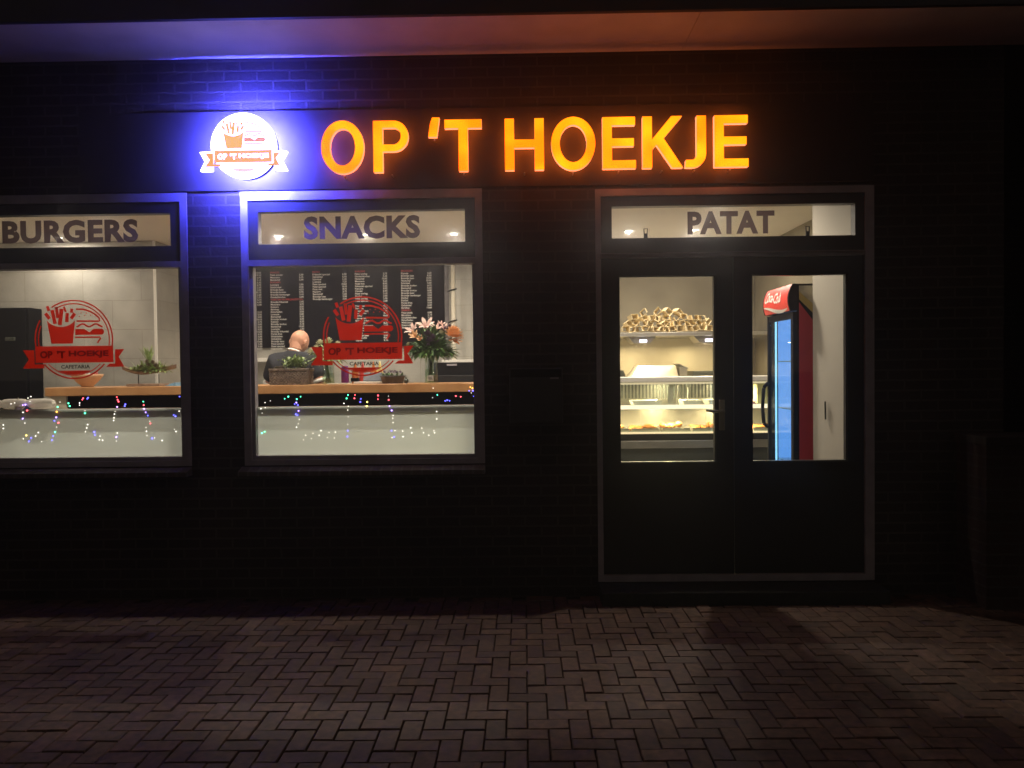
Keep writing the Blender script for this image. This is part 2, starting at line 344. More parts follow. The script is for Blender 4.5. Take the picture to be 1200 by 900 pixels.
# rooms behind the glass
b=MB(); b.box(-6.1,3.09,.245,3.4,-.03,FL); part(b,'floor',M['floor'],bld)
b=MB(); b.box(-6.1,3.09,.245,3.4,CE,CE+.06); part(b,'ceiling',M['ceiling'],bld)
b=MB(); b.box(-6.1,-3.52,2.15,2.25,FL,CE-.002); part(b,'tiled_wall',M['tile'],bld)
b=MB(); b.box(-3.518,-3.50,2.15,3.2,FL,CE-.002); part(b,'tiled_wall',M['tile_side'],bld)
b=MB(); b.box(-3.515,-3.492,2.135,2.149,FL,CE-.002); part(b,'corner_trim',M['white'],bld)
b=MB(); b.box(-3.498,-.30,3.2,3.3,FL,CE-.002); part(b,'tiled_wall',M['tile'],bld)
b=MB(); b.box(-.298,2.5,3.2,3.3,FL,CE-.002); part(b,'plaster_wall',M['plaster'],bld)
b=MB(); b.box(2.5,2.6,.34,3.19,FL,CE-.002); part(b,'plaster_wall',M['plaster'],bld)
b=MB(); b.box(-6.1,-6.0,.245,2.14,FL,CE-.002); part(b,'plaster_wall',M['white_wall'],bld)
b=MB()
for x0,x1,z0,z1 in ((-6.0,-3.90,FL,CE),(-3.90,-2.21,FL,.87),(-2.21,-1.92,FL,CE),(-1.92,-.23,FL,.87),(-.23,.45,FL,CE),(2.37,2.6,FL,CE),(-3.90,-2.21,2.75,CE),(-1.92,-.23,2.75,CE),(.45,2.37,2.745,CE)):
    b.box(x0,x1,.246,.27,z0,z1-.002)
part(b,'inner_wall',M['white_wall'],bld)

def window(x0,x1,word,wx0,wx1,lx,texty):
    wd=thing('window',None,None); wd.parent=bld
    wd['label']='shop window under the word '+word
    z0,z1=.90,2.735; gx0,gx1=x0+.072,x1-.068
    f=MB(); y0,y1=-.006,.075
    f.box(x0,x0+.048,y0,y1,z0,z1); f.box(x1-.048,x1,y0,y1,z0,z1); f.box(x0+.048,x1-.048,y0,y1,z0,z0+.036); f.box(x0+.048,x1-.048,y0,y1,z1-.058,z1)
    f.box(x0+.048,x1-.048,y0,y1,2.240,2.279)
    # inner bead of the fixed pane
    bz0,bz1=z0+.036,2.240
    f.box(x0+.048,x0+.072,.010,.07,bz0,bz1); f.box(x1-.072,x1-.048,.010,.07,bz0,bz1); f.box(x0+.072,x1-.072,.010,.07,bz0,bz0+.026)
    part(f,'frame',M['frame'],wd)
    s=MB(); sx0,sx1,sz0,sz1=x0+.050,x1-.050,2.281,2.675; ty=.002
    s.box(sx0,sx0+.066,ty,.07,sz0,sz1); s.box(sx1-.066,sx1,ty,.07,sz0,sz1); s.box(sx0+.066,sx1-.066,ty,.07,sz0,2.384); s.box(sx0+.066,sx1-.066,ty,.07,2.603,sz1)
    part(s,'transom_sash',M['sash'],wd)
    p=MB(); p.box(x0+.073,x1-.073,.030,.034,bz0+.027,2.239); part(p,'pane',M['glass'],wd)
    p=MB(); p.box(sx0+.067,sx1-.067,.040,.044,2.385,2.602); part(p,'transom_pane',M['glass'],wd)
    l=MB(); text_fit(l,word,wx0,wx1,2.418,2.574,.0375,offset=.045,spacing=1.07); part(l,'lettering',M['vinyl'],wd,label='dark vinyl letters reading '+word)
    fr=MB(); fr.box(x0+.074,x1-.074,.050,.052,bz0+.027,1.29); part(fr,'frosted_film',M['frost'],wd)
    sl=MB(); sl.add([(x0-.02,-.085,.838),(x1+.0,-.085,.838),(x1+.0,-.002,.838),(x0-.02,-.002,.838),(x0-.02,-.085,.868),(x1+.0,-.085,.868),(x1+.0,-.002,.893),(x0-.02,-.002,.893)],[(0,1,2,3),(4,5,6,7),(0,1,5,4),(1,2,6,5),(2,3,7,6),(3,0,4,7)])
    part(sl,'sill',brick_sill,wd)
    lg=MB(); lg.rbox(x0+.075,x1-.075,.056,.095,1.262,1.292,.004); part(lg,'inner_ledge',M['wood_dark'],wd)
    return wd
brick_sill=brick_mat('brick on edge sill',(.10,.075,.065),(.07,.055,.05),(.12,.11,.10),bw=.068,rh=.3,ms=.008,off=0)
w1=window(*WIN[0],'BURGERS',-3.526,-2.597,0,0); w2=window(*WIN[1],'SNACKS',-1.471,-.686,0,0)

# vinyl logo used on both windows and as the light box: unit circle coordinates
def arc(r,a0,a1,n=40,cx=0,cz=0): return [(cx+r*math.cos(math.radians(a0+(a1-a0)*i/n)),cz+r*math.sin(math.radians(a0+(a1-a0)*i/n))) for i in range(n+1)]
def logo(parent,cx,cz,R,y0,y1,yt,cols,letters=True,names=('roundel','ribbon','ribbon_word','fries','burger')):
    T=lambda pts:[(cx+p[0]*R,cz+p[1]*R) for p in pts]
    ring=MB()
    for a0,a1 in ((-10,124),(150,190)):
        ring.strip(T(arc(.985,a0,a1)),.035*R,y0,y1)
    for a0,a1 in ((-10,120),(157,190)): ring.strip(T(arc(.905,a0,a1)),.028*R,y0,y1)
    ring.strip(T(arc(.985,219,321)),.035*R,y0,y1); ring.strip(T(arc(.905,223,317)),.022*R,y0,y1)
    sm=arc(.89,242,298,24); ring.prism(T(sm),y0,y1)
    part(ring,names[0],cols[0],parent)
    rb=MB(); rb.prism(T([(-.99,-.165),(.995,-.165),(.995,-.585),(-.99,-.585)]),y0,y1)
    rb.prism(T([(-1.02,-.26),(-1.31,-.255),(-1.16,-.49),(-1.32,-.72),(-.76,-.72),(-.78,-.62),(-1.02,-.62)]),y0,y1)
    rb.prism(T([(1.04,-.26),(1.28,-.25),(1.13,-.45),(1.27,-.70),(.80,-.70),(.90,-.62),(1.04,-.62)]),y0,y1)
    part(rb,names[1],cols[1],parent)
    for wd_,a,b_ in (("OP",-.87,-.55),("'T",-.44,-.22),("HOEKJE",-.14,.88)):
        z0_=-.47 ; z1_=-.28
        t=MB(); text_fit(t,wd_,cx+a*R,cx+b_*R,cz+z0_*R,cz+z1_*R,yt,offset=.04); part(t,names[2],cols[2],parent)
    fr=MB()
    top=[(.04-.72*i/12, .49-.17*math.sin(PI*i/12)**.7) for i in range(13)]
    fr.prism(T([(-.575,-.10),(-.03,-.10)]+top),y0,y1)
    for (xa,za,xb,zb,wd_) in ((-.71,.67,-.61,.53,.085),(-.66,.85,-.62,.73,.07),(-.54,.75,-.47,.40,.09),(-.43,.83,-.40,.55,.075),(-.295,.78,-.35,.37,.10),(-.24,.83,-.19,.70,.05),(-.155,.67,-.17,.44,.085),(-.03,.78,-.05,.68,.075),(.04,.66,-.06,.53,.085)):
        fr.strip(T([(xa,za),(xb,zb)]),wd_*R,y0,y1)
    part(fr,names[3],cols[3],parent)
    bg_=MB()
    bun=[(.07,.765),(.25,.76),(.42,.71),(.57,.62),(.66,.53),(.67,.47),(.63,.455),(.08,.465)]
    bg_.strip(T(bun),.042*R,y0,y1)
    for sx_,sz_ in ((.2,.67),(.33,.665),(.15,.585),(.29,.60),(.44,.61)): bg_.prism(T([(sx_+.02,sz_),(sx_,sz_+.016),(sx_-.02,sz_),(sx_,sz_-.016)]),y0,y1)
    bg_.strip(T([(.07+.67*i/24,.355+.035*math.sin(i/24*PI*4-1.4)) for i in range(25)]),.042*R,y0,y1)
    bg_.prism(T([(.04,.265),(.27,.265),(.40,.175),(.51,.265)]+arc(.075,90,-90,10,.70,.19)+[(.04,.115)]),y0,y1)
    bg_.strip(T([(.03,.055),(.66,.055),(.685,.03),(.60,-.09)]),.04*R,y0,y1)
    part(bg_,names[4],cols[4],parent)
    if letters:
        c=MB(); text_fit(c,'CAFETARIA',cx-.34*R,cx+.40*R,cz-.735*R,cz-.64*R,yt,offset=.03); part(c,'cafetaria_lettering',M['vinyl_black'],parent)
def decal(win,cx,cz,R,where):
    rv,dv=M['vinyl_red'],M['vinyl_dark']
    # parts of a window may go only one level deeper, so the sticker is one mesh of several vinyls
    tmp=bpy.data.objects.new('tmp',None); C.objects.link(tmp)
    logo(tmp,cx,cz,R,.0270,.0285,.0262,[rv,rv,dv,rv,rv])
    obs=list(tmp.children); V=[];F=[];MI=[];mats=[rv,dv,M['vinyl_black']]
    for o in obs:
        k=mats.index(o.data.materials[0]); n=len(V); V+=[tuple(v.co) for v in o.data.vertices]; F+=[tuple(i+n for i in p.vertices) for p in o.data.polygons]; MI+=[k]*len(o.data.polygons)
        bpy.data.objects.remove(o)
    bpy.data.objects.remove(tmp)
    me=bpy.data.meshes.new('logo_sticker'); me.from_pydata(V,[],F)
    for mm in mats: me.materials.append(mm)
    for p,i in zip(me.polygons,MI): p.material_index=i
    o=bpy.data.objects.new('logo_sticker',me); C.objects.link(o); o.parent=win; o['label']=where
decal(w1,-3.047,1.764,.268,'red vinyl sticker of fries, burger and ribbon on the left window')
decal(w2,-1.083,1.763,.268,'red vinyl sticker of fries, burger and ribbon before the menu board')

# double door with transom
dr=thing('double_door',None,None); dr.parent=bld; dr['label']='black double door with glazed upper halves under the word PATAT'
x0,x1=DOOR; f=MB()
f.box(x0,x0+.036,-.006,.075,.095,2.718); f.box(x1-.060,x1,-.006,.075,.095,2.718); f.box(x0+.036,x1-.060,-.006,.075,2.672,2.718)
f.box(x0+.036,x1-.060,-.010,.075,.095,.138); f.box(x0+.036,x1-.060,-.003,.075,2.262,2.284); f.box(x0+.036,x1-.060,-.022,.075,2.2845,2.291)
part(f,'frame',M['frame'],dr)
s=MB(); sx0,sx1,sz0,sz1=x0+.038,x1-.062,2.293,2.670
s.box(sx0,sx0+.072,.002,.07,sz0,sz1); s.box(sx1-.060,sx1,.002,.07,sz0,sz1); s.box(sx0+.072,sx1-.060,.002,.07,sz0,2.392); s.box(sx0+.072,sx1-.060,.002,.07,2.603,sz1)
part(s,'transom_sash',M['sash'],dr)
p=MB(); p.box(sx0+.073,sx1-.061,.040,.044,2.393,2.602); part(p,'transom_pane',M['glass'],dr)
l=MB(); text_fit(l,'PATAT',1.107,1.686,2.417,2.570,.0375,offset=.045,spacing=1.07); part(l,'lettering',M['vinyl'],dr,label='dark vinyl letters reading PATAT')
for lx in (.830,1.912):
    k=MB(); k.box(lx-.012,lx+.012,.050,.062,2.394,2.43); k.strip([(lx-.010,2.43),(lx-.012,2.462),(lx+.012,2.462),(lx+.010,2.43)],.006,.050,.06); part(k,'transom_latch',M['black'],dr)
def leaf(a,b,ga,gb):
    q=MB(); y0,y1=.012,.066
    q.box(a,ga,y0,y1,.142,2.258); q.box(gb,b,y0,y1,.142,2.258); q.box(ga,gb,y0,y1,.142,.888); q.box(ga,gb,y0,y1,2.142,2.258)
    # slim glazing bead
    for (u0,u1,v0,v1) in ((ga,ga+.008,.888,2.142),(gb-.008,gb,.888,2.142),(ga+.008,gb-.008,.888,.896),(ga+.008,gb-.008,2.134,2.142)): q.box(u0,u1,.020,.060,v0,v1)
    part(q,'door_leaf',M['door'],dr)
    p=MB(); p.box(ga+.009,gb-.009,.036,.040,.897,2.133); part(p,'door_pane',M['glass'],dr)
leaf(.525,1.400,.640,1.284); leaf(1.404,2.265,1.523,2.158)
h=MB(); h.rbox(1.302,1.340,-.002,.012,1.105,1.310,.004); h.cyl((1.321,.0,1.235),(1.321,-.05,1.235),.009); h.tube([(1.321,-.05,1.235),(1.25,-.055,1.236),(1.205,-.05,1.243)],.009,10)
h.cyl((1.321,-.006,1.150),(1.321,-.0,1.150),.009); part(h,'handle',M['handle'],dr,True)
b=MB(); b.rbox(.49,2.325,-.24,-.003,-.02,.088,.008); part(b,'door_step',M['step'],bld)
# inner white cupboard wall beside the door
b=MB(); A=Vector((2.05,.335)); B=Vector((2.24,.045)); n_=Vector((.29,.19)).normalized()*.03
b.add([(A.x,A.y,FL),(B.x,B.y,FL),(B.x+n_.x,B.y+n_.y,FL),(A.x+n_.x,A.y+n_.y,FL),(A.x,A.y,CE-.003),(B.x,B.y,CE-.003),(B.x+n_.x,B.y+n_.y,CE-.003),(A.x+n_.x,A.y+n_.y,CE-.003)],[(0,1,2,3),(4,5,6,7),(0,1,5,4),(1,2,6,5),(2,3,7,6),(3,0,4,7)])
pc=thing('inner_panel',None,None); pc.parent=bld; pc['label']='white panel with a slim pull handle inside the right door'
part(b,'panel',M['white_wall'],pc)
b=MB(); b.tube([(2.098,.235,1.155),(2.095,.233,1.28)],.006); part(b,'pull_handle',M['steel_dark'],pc)

# passage walls at the right; added with a roof to keep it black
nb=MB(); nb.box(3.19,6.2,3.42,3.6,-.03,3.65); 
nb2=thing('side_passage','passage right of the shop wall, roofed over to keep it black','passage'); part(nb,'back_wall',M['brick'],nb2)
nb=MB(); nb.box(6.0,6.1,-.55,3.41,-.03,3.65); part(nb,'side_wall',M['brick'],nb2)
lw=MB(); lw.box(2.872,3.9,-.33,-.001,-.03,1.02); lwt=thing('garden_wall','low reddish brick wall standing against the right end of the facade','wall')
part(lw,'brickwork',M['brick_red'],lwt); lw=MB(); lw.rbox(2.862,3.91,-.342,-.003,1.022,1.075,.005); part(lw,'coping',M['brick_red'],lwt)

# ------------------------------------------------------------------ signs
fs=thing('fascia_sign','long black sign panel with glowing orange raised letters OP \'T HOEKJE','sign')
b=MB(); b.rbox(-2.955,2.325,-.010,-.001,2.742,3.27,.002); part(b,'panel',M['panel'],fs)
M['let_face']=emat('orange letter face',(1,.27,.012),2.6); M['let_core']=emat('orange letter core',(1,.42,.02),2.6)
M['let_rim']=emat('pale letter rim',(1,.36,.30),1.15); M['let_back']=emat('added orange halo glow',(1,.17,.012),ORANGE_BACK)
def faceglow():
    mt=M['let_face']; nt=mt.node_tree; e=[n for n in nt.nodes if n.type=='EMISSION'][0]
    t=nt.nodes.new('ShaderNodeTexCoord'); n=nt.nodes.new('ShaderNodeTexNoise'); n.inputs['Scale'].default_value=4.5; n.inputs['Detail'].default_value=1
    r=nt.nodes.new('ShaderNodeValToRGB'); r.color_ramp.elements[0].position=.38; r.color_ramp.elements[1].position=.66
    r.color_ramp.elements[0].color=(1,.135,.0010,1); r.color_ramp.elements[1].color=(1,.24,.0030,1)
    nt.links.new(t.outputs['Object'],n.inputs['Vector']); nt.links.new(n.outputs['Fac'],r.inputs[0]); nt.links.new(r.outputs[0],e.inputs[0]); e.inputs[1].default_value=3.0
faceglow()
Z0,Z1=2.828,3.160; SW=.055
def ell(cx,cz,a,b_,n=48): return [(cx+a*math.cos(2*PI*i/n),cz+b_*math.sin(2*PI*i/n)) for i in range(n)]
def let_O(x0,x1): return [('ring',(x0+x1)/2,(Z0+Z1)/2,(x1-x0)/2,(Z1-Z0)/2+.006)]
def poly(*pts): return [('poly',list(pts))]
def rect(a,b_,c,d): return ('poly',[(a,c),(b_,c),(b_,d),(a,d)])
LET=[]
LET.append(let_O(-1.308,-1.030))
def bowl(x0,x1,z0,z1): # P bowl: outer and inner D
    r=(z1-z0)/2; zc=(z0+z1)/2; xs=x1-r*.98
    o=[(x0,z1),(xs,z1)]+[(xs+r*.98*math.cos(a),zc+r*math.sin(a)) for a in [PI/2-PI*i/20 for i in range(1,20)]]+[(xs,z0),(x0,z0)]
    ri=r-SW*.80; i_=[(x0,zc-ri),(xs,zc-ri)]+[(xs+ri*.9*math.cos(a),zc+ri*math.sin(a)) for a in [-PI/2+PI*i/20 for i in range(1,20)]]+[(xs,zc+ri),(x0,zc+ri)]
    return [('poly',o+i_)]
LET.append([rect(-.966,-.906,Z0,Z1)]+bowl(-.9058,-.737,2.962,Z1))
LET.append(poly((-.606,3.052),(-.550,3.052),(-.532,3.176),(-.578,3.176),(-.592,3.140)))
LET.append([('poly',[(-.499,Z1),(-.499,Z1-.054),(-.408,Z1-.054),(-.408,Z0),(-.348,Z0),(-.348,Z1-.054),(-.257,Z1-.054),(-.257,Z1)])])
LET.append([('poly',[(-.106,Z0),(-.046,Z0),(-.046,2.972),(.088,2.972),(.088,Z0),(.148,Z0),(.148,Z1),(.088,Z1),(.088,3.024),(-.046,3.024),(-.046,Z1),(-.106,Z1)])])
LET.append(let_O(.196,.482))
def let_E(x0,x1): return [('poly',[(x0,Z0),(x1,Z0),(x1,Z0+.052),(x0+.06,Z0+.052),(x0+.06,2.972),(x1-.012,2.972),(x1-.012,3.022),(x0+.06,3.022),(x0+.06,Z1-.052),(x1-.004,Z1-.052),(x1-.004,Z1),(x0,Z1)])]
LET.append(let_E(.530,.745))
LET.append([('poly',[(.790,Z0),(.850,Z0),(.850,2.945),(.880,2.978),(.982,Z0),(1.050,Z0),(.925,3.018),(1.046,Z1),(.976,Z1),(.850,3.010),(.850,Z1),(.790,Z1)])])
LET.append([('poly',[(1.140,Z1),(1.200,Z1),(1.200,2.925)]+[(1.112+.088*math.cos(a),2.915+.088*math.sin(a)) for a in [-i*PI/2/9 for i in range(0,10)]]+[(1.066,2.828),(1.070,2.876),(1.104,2.876)]+[(1.106+.034*math.cos(a),2.912+.036*math.sin(a)) for a in [-PI/2+i*PI/2/5 for i in range(1,6)]])])
LET.append(let_E(1.255,1.474))
for L_ in LET:
    yb,yf=-.070,-.105
    q=MB(); rim=MB(); bk=MB()
    for sh in L_:
        if sh[0]=='poly':
            q.prism(sh[1],yf,yf+.006); rim.prism([(px_,pz_) for px_,pz_ in sh[1]],yf+.0062,yb-.0005); bk.prism(sh[1],yb,yb+.002)
        else:
            _,cx,cz,a,b_=sh; o_=ell(cx,cz,a,b_); i_=ell(cx,cz,a-SW,b_-SW*.92); N=len(o_)
            for mb,ya,yc in ((q,yf,yf+.006),(rim,yf+.0062,yb-.0005),(bk,yb,yb+.002)):
                V=[(p[0],ya,p[1]) for p in o_]+[(p[0],ya,p[1]) for p in i_]+[(p[0],yc,p[1]) for p in o_]+[(p[0],yc,p[1]) for p in i_]
                F=[]
                for k in range(N):
                    j=(k+1)%N; F+=[(k,j,N+j,N+k),(2*N+k,3*N+k,3*N+j,2*N+j),(k,2*N+k,2*N+j,j),(N+k,N+j,3*N+j,3*N+k)]
                mb.add(V,F)
    le=part(q,'letter',M['let_face'],fs)
    r_=part(rim,'letter_return',M['let_rim'],le); k_=part(bk,'added_halo_strip',M['let_back'],le)  # hidden glowing strip added behind each letter to light the panel
    xs=[v.co.x for v in le.data.vertices]; zs=[v.co.z for v in le.data.vertices]; cxm=(min(xs)+max(xs))/2
    st=MB(); st.cyl((cxm,-.010,min(zs)-.010),(cxm,-.065,min(zs)-.010),.005,n=8); part(st,'stand_off',M['steel'],le)

lb=thing('light_box_sign','round glowing white sign with fries, burger and ribbon in a blue halo','sign')
cx,cz,R=-1.787,2.987,.202
WH=emat('light box white',(.34,.32,1),12)
body=MB(); disc=ell(cx,cz,R*1.035,R*1.035,64)
body.prism(disc,-.200,-.162)
T=lambda pts:[(cx+p[0]*R,cz+p[1]*R) for p in pts]
body.prism(T([(-1.40,-.19),(-1.02,-.17),(-1.02,-.78),(-1.39,-.79),(-1.24,-.49)]),-.1995,-.1625)
body.prism(T([(1.39,-.19),(1.02,-.17),(1.02,-.78),(1.38,-.79),(1.22,-.47)]),-.1995,-.1625)
part(body,'light_box',WH,lb)
bk=MB(); bk.prism(ell(cx,cz,R*.75,R*.75,48),-.161,-.159); part(bk,'added_halo_plate',emat('added blue halo glow',(.050,.056,1),BLUE_BACK),lb)  # hidden glowing plate added to spread blue over the wall
b=MB(); b.strip(ell(cx,cz,R*1.0,R*1.0,64),.006,-.1615,-.116,closed=True); part(b,'added_halo_collar',M['black'],lb)  # collar added to keep the plate's light off the soffit
EO=emat('lit orange print',(1,.45,.14),1.0); EP=emat('lit pink print',(1,.36,.28),.95); EP2=emat('lit pale pink print',(1,.72,.80),1.0); EY=emat('lit yellow print',(1,.52,.13),1.0)
logo(lb,cx,cz,R*.93,-.2035,-.2015,-.2045,[EP2,EO,WH,EY,EP],letters=False)
for dx in (-.12,.12):
    b=MB(); b.cyl((cx+dx,-.158,cz),(cx+dx,-.010,cz),.008,n=8); part(b,'bracket',M['steel'],lb)

# letter box on the brick pier
mbx=thing('letter_box','black steel letter box with small pale label on the brick pier beside the door','letter box')
b=MB(); b.rbox(-.095,.255,-.115,-.002,1.175,1.535,.006); part(b,'box',M['sash'],mbx)
b=MB(); b.rbox(-.085,.245,-.124,-.116,1.475,1.528,.003); part(b,'flap',M['black'],mbx)
b=MB(); b.box(.172,.228,-.1265,-.1245,1.462,1.474); part(b,'label_plate',M['frame'],mbx)

HZ=MB(); HZ.box(-7.5,7.5,-5.9,3.9,-1.0,4.3)  # haze added to spread the sign glow, standing for lens bloom
hz=HZ.build('haze',[]); tag(hz,'thin added bloom haze in front of the shop','air',kind='stuff')
hm=bpy.data.materials.new('bloom haze'); hm.use_nodes=True; nt=hm.node_tree; nt.nodes.clear(); o_=nt.nodes.new('ShaderNodeOutputMaterial'); pv=nt.nodes.new('ShaderNodeVolumePrincipled')
pv.inputs['Density'].default_value=.016; pv.inputs['Color'].default_value=(.9,.92,1,1); pv.inputs['Anisotropy'].default_value=.9; nt.links.new(pv.outputs[0],o_.inputs['Volume']); hz.data.materials.append(hm)
LED_A = "-2.972,1.368,b -2.978,1.360,b -3.006,1.364,r -3.012,1.354,r -3.031,1.333,w -3.032,1.318,w -2.992,1.278,w -2.993,1.262,g -2.775,1.370,r -2.769,1.351,r -2.763,1.339,r -2.717,1.320,b -2.721,1.308,b -2.774,1.303,p -2.785,1.272,w -2.790,1.254,w -2.794,1.229,w -2.797,1.211,w -2.593,1.337,g -2.591,1.313,r -2.586,1.288,p -2.576,1.264,p -2.562,1.242,b -2.548,1.202,w -2.545,1.188,r -2.576,1.160,w -2.573,1.135,w -2.571,1.105,w -2.535,1.086,b -2.519,1.089,w -2.467,1.071,w -2.344,1.369,b -2.326,1.361,b -2.323,1.343,y -2.346,1.270,w -2.384,1.243,b -2.372,1.235,b -2.382,1.146,w -2.371,1.131,w -2.976,1.185,w -2.983,1.162,w -2.992,1.136,w -2.932,1.133,b -2.928,1.112,b -2.892,1.105,w -2.898,1.080,w -2.876,1.077,w -2.774,1.125,w -2.781,1.097,p -2.781,1.070,w -3.166,1.340,w -3.183,1.307,g -3.187,1.274,o -3.191,1.236,p -3.204,1.213,b -3.177,1.199,r -3.189,1.170,w -3.202,1.136,g -3.215,1.109,b -3.224,1.081,b -3.366,1.380,w -3.385,1.370,w -3.479,1.338,w -3.504,1.332,w -3.371,1.346,w -3.419,1.273,w -3.391,1.285,r -3.422,1.230,p -3.408,1.199,w -3.400,1.115,y -3.421,1.092,w -3.367,1.098,b -3.383,1.074,b -3.317,1.134,w -3.336,1.110,w -3.296,1.071,w -3.557,1.188,w -3.557,1.164,w -3.423,1.322,p -3.405,1.325,p -3.108,1.331,g -3.100,1.312,g"
LED_B = "-1.787,1.280,w -1.757,1.287,w -1.760,1.321,w -1.724,1.333,w -1.779,1.251,w -1.783,1.114,g -1.764,1.124,g -1.625,1.346,g -1.600,1.360,g -1.516,1.359,g -1.543,1.342,g -1.546,1.319,p -1.536,1.302,b -1.558,1.309,b -1.530,1.263,p -1.549,1.240,b -1.537,1.234,b -1.526,1.205,w -1.534,1.175,w -1.546,1.152,w -1.485,1.096,w -1.500,1.066,w -1.434,1.109,w -1.446,1.074,w -1.380,1.127,w -1.392,1.095,w -1.325,1.115,w -1.337,1.079,w -1.282,1.116,w -1.290,1.076,w -1.193,1.367,g -1.203,1.344,g -1.222,1.310,w -1.192,1.291,w -1.196,1.265,w -1.193,1.219,w -1.197,1.168,w -1.198,1.125,b -1.201,1.085,b -1.145,1.367,r -1.150,1.344,r -1.106,1.340,b -1.110,1.319,b -0.989,1.361,r -0.990,1.336,r -1.063,1.318,y -1.067,1.290,y -0.919,1.356,w -0.917,1.331,r -0.911,1.288,p -0.897,1.259,p -0.887,1.226,w -0.890,1.206,w -0.888,1.177,w -0.900,1.122,b -0.877,1.122,w -0.882,1.079,b -0.897,1.075,w -0.824,1.118,w -0.822,1.081,w -0.769,1.140,w -0.762,1.106,w -0.694,1.137,w -0.683,1.106,w -0.592,1.198,w -0.592,1.249,w -0.612,1.119,w -0.608,1.105,w -0.647,1.088,w -0.619,1.342,w -0.614,1.407,w -0.586,1.361,g -0.519,1.324,b -0.504,1.320,b -0.461,1.352,r -0.428,1.347,r -0.362,1.411,o -0.348,1.404,o -0.370,1.387,b -0.345,1.387,b -0.356,1.372,w -0.339,1.349,b -0.533,1.320,b"

# ------------------------------------------------------------------ ceiling lights
def lamp(name,loc,power,size,col,parent=None,spread=180,rot=(0,0,0)):
    l=bpy.data.lights.new(name,'AREA'); l.shape='DISK'; l.size=size; l.energy=power; l.color=col; l.spread=math.radians(spread)
    o=bpy.data.objects.new(name,l); C.objects.link(o); o.rotation_euler=rot
    o.location=loc
    if parent is not None: o.parent=parent; o.location=Vector(loc)-parent.location
    return o
WARM=(1,.88,.71)
DL=[(-4.25,1.95,'outer left','second from the left window'),]
def downlight(x,y,label,power,z=CE,col=WARM):
    t=thing('downlight',label,'ceiling light','round ceiling lights',(x,y,z))
    r=MB(); r.lathe([(.052,-.001),(.052,-.007),(.040,-.009),(.036,-.004)],(x,y,z),20); part(r,'trim_ring',M['white'],t,True)
    l=MB(); l.cyl((x,y,z-.002),(x,y,z-.0045),.036,n=20); part(l,'lens',M['lens'],t)
    lamp('lamp',(x,y,z-.012),power,.06,col,t)
downlight(-4.27,1.90,'ceiling light shining through the letters of BURGERS',P_ROOM*.5)
downlight(-2.26,1.98,'ceiling light left of the word SNACKS',P_ROOM)
downlight(-1.45,1.98,'ceiling light behind the word SNACKS',P_ROOM)
downlight(-.63,1.98,'ceiling light right of the word SNACKS',P_ROOM)
downlight(.985,1.98,'ceiling light left of the word PATAT',P_ROOM)
downlight(1.59,1.98,'ceiling light behind the word PATAT',P_ROOM)
for x,l_ in ((-4.5,'ceiling light near the glass above the left end of the bar'),(-3.1,'ceiling light near the glass above the wooden bowl'),(-1.9,'ceiling light near the glass above the wicker basket'),(-.75,'ceiling light near the glass above the flower vase')):
    downlight(x,.57,l_,P_FRONT)
downlight(1.45,.62,'ceiling light just inside the double door',P_DOOR)
downlight(.25,.55,'ceiling light between the bar and the door',P_FRONT*.5)

# ------------------------------------------------------------------ bar counter
bar=thing('bar_counter','long oak topped bar with black front behind both windows','bar counter',None,(-2.2,1.35,FL))
b=MB(); b.rbox(-3.965,-.22,1.15,1.62,1.345,1.417,.006); part(b,'worktop',M['wood'],bar)
b=MB(); b.box(-3.80,-.24,1.20,1.58,FL,1.344); part(b,'front_panel',M['black'],bar)
b=MB(); b.box(-3.955,-3.802,1.18,1.60,FL,1.344); part(b,'end_post',M['cream'],bar)
BT=1.4175
# tall black cupboard on the left back wall
cb=thing('black_cupboard','tall matt black cupboard with small grey handle behind the left window','cupboard',None,(-5.1,2.1,FL))
b=MB(); b.rbox(-5.6,-4.60,1.95,2.148,FL,2.15,.004); part(b,'carcass',M['black'],cb)
b=MB(); b.rbox(-5.58,-4.62,1.93,1.948,.12,2.13,.003); part(b,'door',M['black'],cb)
b=MB(); b.rbox(-4.80,-4.71,1.905,1.929,1.84,1.875,.004); part(b,'handle',M['steel_dark'],cb)

# wooden bowl
b=MB(); b.lathe([(0,.0),(.045,.0),(.050,.012),(.085,.045),(.115,.085),(.128,.105),(.120,.108),(.105,.088),(.07,.045),(0,.02)],(-3.69,1.30,BT),32)
bw=solo(b,'bowl',M['terra'],'turned light wooden bowl of wrapped sweets on the bar behind the left sticker','bowl',smooth=True)
for k in range(12):
    a=k*2.4; rr_=.025+.055*random.random(); c_=Vector((-3.69+rr_*math.cos(a),1.30+rr_*math.sin(a),BT+.088+.02*random.random()))
    b=MB(); ro=Matrix.Rotation(random.random()*6,3,'Z')@Matrix.Rotation(random.uniform(-.5,.5),3,'Y')
    b.sphere(c_,.018,1.2,.8,.7,6,ro); 
    for s_ in (-1,1):
        p0=c_+ro@Vector((s_*.018,0,0)); b.cyl(p0,c_+ro@Vector((s_*.036,0,0)),.003,.011,6)
    solo(b,'wrapped_sweet',M['wrapper'] if k%2 else M['white'],('red' if k%2 else 'white')+' wrapped sweet heaped in the wooden bowl','sweet',('red' if k%2 else 'white')+' wrapped sweets in the bowl',True)

